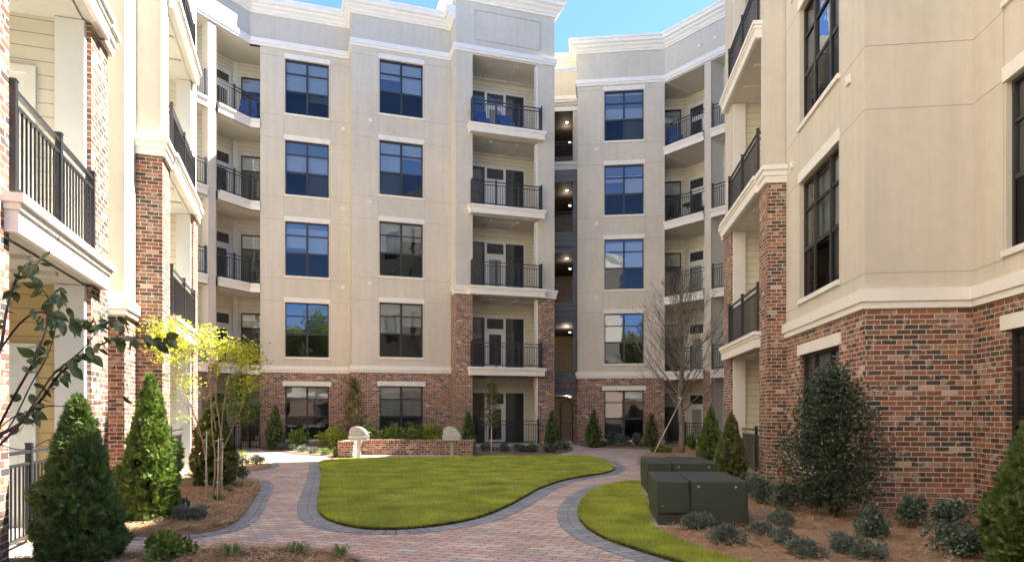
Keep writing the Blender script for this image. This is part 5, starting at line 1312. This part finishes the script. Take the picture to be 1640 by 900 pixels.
# trees behind the viewer, seen reflected in the lower windows
def big_tree(base, h, w, n, seed, label):
    rs = np.random.RandomState(seed); e = empty('oak_tree', (base[0], base[1], 0), label, 'tree', 'large trees at the open end of the courtyard'); tb = MB(); tips = []
    tb.tube([(base[0], base[1], -.1), (base[0], base[1], h*.5), (base[0]+.3, base[1], h*.8)], [.28, .2, .08], 9); tb.build('trunk', M['barkG'], e)
    nl = 26; c = unit(rs.normal(size=(nl, 3)))*rs.uniform(.4, .8, (nl, 1)); k = rs.randint(0, nl, n); q = c[k]+unit(rs.normal(size=(n, 3)))*(.3*rs.uniform(0, 1, (n, 1))**.3)
    P = q*np.array((w/2, w/2, h*.36))+np.array((base[0], base[1], h*.62)); A = rnd_dirs(n); S = unit(np.cross(A, rnd_dirs(n))); L = .2*rs.uniform(.6, 1.3, n)
    cloud('crown', cards(P, A, S, L, L*.38), 4, M['oak'], o=(base[0], base[1], h*.6), parent=e)
for i, (x, y, h, w) in enumerate([(-4.5, -18.3, 11, 6), (1, -17, 13, 9), (7, -16, 13, 9), (15.5, -14.5, 11, 9)]):
    big_tree((x, y), h, w , 14000, 50+i, ['leafy tree mirrored at the left in the lower windows', 'leafy tree mirrored in the middle of the lower windows', 'leafy tree mirrored in the second floor window of the right block', 'leafy tree furthest right behind the viewer'][i])

# ================================================================== transformer cabinets
def transformer(ox, oy, wd, dp, ht, label, seam=.37):
    F = Fr((ox, oy), -TR); e = empty('transformer_box', (ox, oy, 0), label, 'utility box', 'green utility boxes')
    p = MB(F); p.box(-.07, wd+.07, -.09, dp+.07, -.02, .055); p.build('concrete_pad', M['conc'], e, bevel=.01)
    def tap(B, x0, x1, y0, y1, z0, z1, t=.018, m=0):
        a = [(x0, y0-t, z0), (x1+t, y0-t, z0), (x1+t, y1, z0), (x0, y1, z0)]; b = [(x0, y0, z1), (x1, y0, z1), (x1, y1, z1), (x0, y1, z1)]
        for i in range(4): j = (i+1) % 4; B.face([a[i], a[j], b[j], b[i]], m)
        B.face(b, m); B.face(a[::-1], m)
    sx = wd*seam
    B = MB(F); tap(B, 0, sx-.006, 0, dp, .20, ht); B.build('cabinet_door', M['tgreen'], e, bevel=.022)
    B = MB(F); tap(B, .012, sx-.008, .014, dp, .058, .193, 0); B.build('lower_panel', M['tgreen'], e, bevel=.008)
    B = MB(F); tap(B, sx+.006, wd, -.004, dp, .058, ht+.004); B.build('cabinet_body', M['tgreen'], e, bevel=.022)
    B = MB(F); B.box(sx-.02, sx+.02, .03, dp-.03, .06, ht-.03); B.build('seam', M['metal'], e)
    for x in (sx+.10, wd-.14):
        k = MB(F); k.tube([F_(F, x, -.018, ht-.07), F_(F, x, -.035, ht-.07)], [.016, .013], 8); k.build('bolt', M['galv'], e)
    k = MB(F); k.box(sx-.05, sx-.02, .05, .09, ht, ht+.012); k.build('latch', M['metal'], e)
    k = MB(F); k.tube([F_(F, .07, -.02, .30), F_(F, .07, -.03, .30)], .008, 6); k.build('bolt', M['galv'], e)
x0, y0 = G(1052, 848); x1, _ = G(1192, 848)
transformer(x0, y0, x1-x0, 1.3, .61, 'nearer of two dark green metal utility boxes on the curved lawn edge')
x0, y0 = G(1036, 797); x1, _ = G(1146, 797)
transformer(x0, y0, x1-x0, 1.5, .60, 'farther green metal utility box, mostly behind the nearer one')

# ================================================================== barbecue wall and grills
xa, ya = G(541, 733.5); BWx = MB()
def bwall(name, x0, x1, y0, y1, h, label):
    e = empty(name, ((x0+x1)/2, (y0+y1)/2, 0), label, 'wall')
    B = MB(); B.box(x0, x1, y0, y1, 0, h-.09, 0, 't'); B.build('brick_body', M['brick'], e)
    B = MB(); B.box(x0-.015, x1+.015, y0-.015, y1+.015, h-.09, h); B.build('coping', M['soldier'], e)
    return e
Yf = 21.3; s = Yf/FPX
e = empty('barbecue_wall', ((649-820)*s, Yf+1, 0), 'low U shaped brick wall behind the two grills', 'wall')
def xx(u, Y): return (u-820)/FPX*Y
hh = .52
B = MB(); B.box(xx(541, Yf), xx(563, Yf), Yf, Yf+1.65, 0, hh-.1, 0, 't'); B.box(xx(735, Yf), xx(757, Yf), Yf, Yf+1.65, 0, hh-.1, 0, 't'); B.box(xx(563, Yf)+.002, xx(735, Yf)-.002, Yf+1.45, Yf+1.65, 0, hh-.1, 0, 'tlr'); B.build('brick_body', M['brick'], e)
B = MB(); B.box(xx(541, Yf)-.015, xx(563, Yf)+.015, Yf-.015, Yf+1.66, hh-.1, hh); B.box(xx(735, Yf)-.015, xx(757, Yf)+.015, Yf-.015, Yf+1.66, hh-.1, hh); B.box(xx(563, Yf)+.017, xx(735, Yf)-.017, Yf+1.43, Yf+1.65, hh-.1, hh-.002, 0, 'lr'); B.build('coping', M['soldier'], e)

def grill(u, Y, flip, label):
    x = xx(u, Y); e = empty('barbecue_grill', (x, Y, 0), label, 'grill', 'pedestal grills at the brick wall')
    B = MB(); B.box(x-.055, x+.055, Y-.055, Y+.055, 0, .55); B.box(x-.11, x+.11, Y-.11, Y+.11, 0, .015); B.build('post', M['galv'], e, bevel=.006)
    B = MB(); B.box(x-.29, x+.29, Y-.2, Y+.2, .55, .66); B.box(x-.31, x+.31, Y-.22, Y+.22, .66, .70); B.build('fire_box', M['steel'], e, bevel=.01)
    H = MB(); n = 12; r = .30
    arc = [(x+flip*q, w_) for q, w_ in ((-.27, .703), (-.27, .84), (-.245, .92), (-.19, .975), (-.10, 1.0), (0, .99), (.09, .955), (.17, .90), (.235, .825), (.28, .735), (.29, .703))]
    f_ = [(a, Y-.19, b) for a, b in arc]; k_ = [(a, Y+.19, b) for a, b in arc]
    if flip < 0: f_, k_ = f_, k_
    H.face(f_[::-1] if flip > 0 else f_, 0, world=True); H.face(k_ if flip > 0 else k_[::-1], 0, world=True)
    for i in range(len(arc)):
        j = (i+1) % len(arc); q = [f_[i], f_[j], k_[j], k_[i]]; H.face(q if flip > 0 else q[::-1], 0, world=True)
    H.build('hood', M['steel'], e, bevel=.008)
    B = MB(); B.tube([(x+flip*.29, Y-.14, .80), (x+flip*.34, Y-.14, .81), (x+flip*.34, Y+.14, .81), (x+flip*.29, Y+.14, .80)], .012, 6); B.build('handle', M['galv'], e)
    B = MB(); B.tube([(x-.02, Y-.192, .84), (x-.02, Y-.205, .84)], .02, 10); B.build('thermometer', M['frame'], e)
grill(575, 21.35, 1, 'left silver pedestal grill with closed rounded hood')
grill(724, 21.45, 1, 'right silver pedestal grill with closed rounded hood')

# ================================================================== things on the balconies
def covered(F, x, y, z, w, d, h, label, mat='blue', group=None):
    e = empty('covered_chair', (*F(x, y), z), label, 'chair', group); B = MB(F)
    B.box(x-w/2, x+w/2, y-d/2, y+d/2, z+.02, z+h*.5); B.box(x-w/2+.02, x+w/2-.02, y+d*.2, y+d/2+.03, z+h*.5, z+h); B.build('cover', M[mat], e, bevel=.05)
    L = MB(F)
    for sx in (-1, 1):
        for sy in (-1, 1): L.box(x+sx*(w/2-.05)-.015, x+sx*(w/2-.05)+.015, y+sy*(d/2-.05)-.015, y+sy*(d/2-.05)+.015, z, z+.06)
    L.build('legs', M['metal'], e)
gcv = 'blue covered chairs on top floor balconies'
covered(FL, 7.25, q3+.55, 13.2, .7, .7, 1.0, 'blue covered chair at the left of the top tower balcony', group=gcv)
covered(FL, 8.35, q3+.55, 13.2, .7, .7, .95, 'blue covered chair in the middle of the top tower balcony', group=gcv)
covered(FL, -1.95, 29.2, 13.2, .7, .7, 1.05, 'blue covered chair on the top left corner balcony', group=gcv)
covered(FR_, 3.75, 30.4, 13.2+ZR, .62, .7, 1.1, 'blue covered chair on the top right corner balcony', group=gcv)
covered(FR_, 4.35, 29.9, 13.2+ZR, .45, .45, .42, 'low orange covered stool on the top right corner balcony', 'terra')
def cafe(F, x, y, z):
    e = empty('bistro_table', (*F(x, y), z), 'small round black table on the fourth floor right corner balcony', 'table')
    a = F(x, y); B = MB(); B.tube([(a[0], a[1], z+.70), (a[0], a[1], z+.725)], [.36, .36], 20); B.build('table_top', M['metal'], e)
    for k in range(4):
        t = k*pi/2+.4; B = MB(); B.tube([(a[0]+.28*cos(t), a[1]+.28*sin(t), z), (a[0]+.08*cos(t), a[1]+.08*sin(t), z+.4), (a[0]+.25*cos(t), a[1]+.25*sin(t), z+.70)], .012, 5); B.build('leg', M['metal'], e)
    for sgn, lb in ((-.62, 'black bistro chair left of the small round table'), (.5, 'black bistro chair right of the small round table')):
        cx, cy = F(x+sgn, y-sgn*.7); e2 = empty('bistro_chair', (cx, cy, z), lb, 'chair', 'bistro chairs'); S = Fr((cx, cy), atan2(F.s, F.c)+(.8 if sgn < 0 else -2.2))
        B = MB(S); B.box(-.2, .2, -.2, .2, z+.44, z+.47); B.build('seat', M['metal'], e2)
        B = MB(S)
        for i in range(7): xx_ = -.18+.06*i; B.box(xx_-.008, xx_+.008, .185, .2, z+.47, z+.85)
        B.box(-.2, .2, .18, .205, z+.85, z+.88); B.build('backrest', M['metal'], e2)
        for sx in (-.18, .18):
            for sy in (-.18, .18): B = MB(S); B.box(sx-.01, sx+.01, sy-.01, sy+.01, z, z+.44); B.build('leg', M['metal'], e2)
cafe(FR_, 4.35, 29.95, 9.9+ZR)
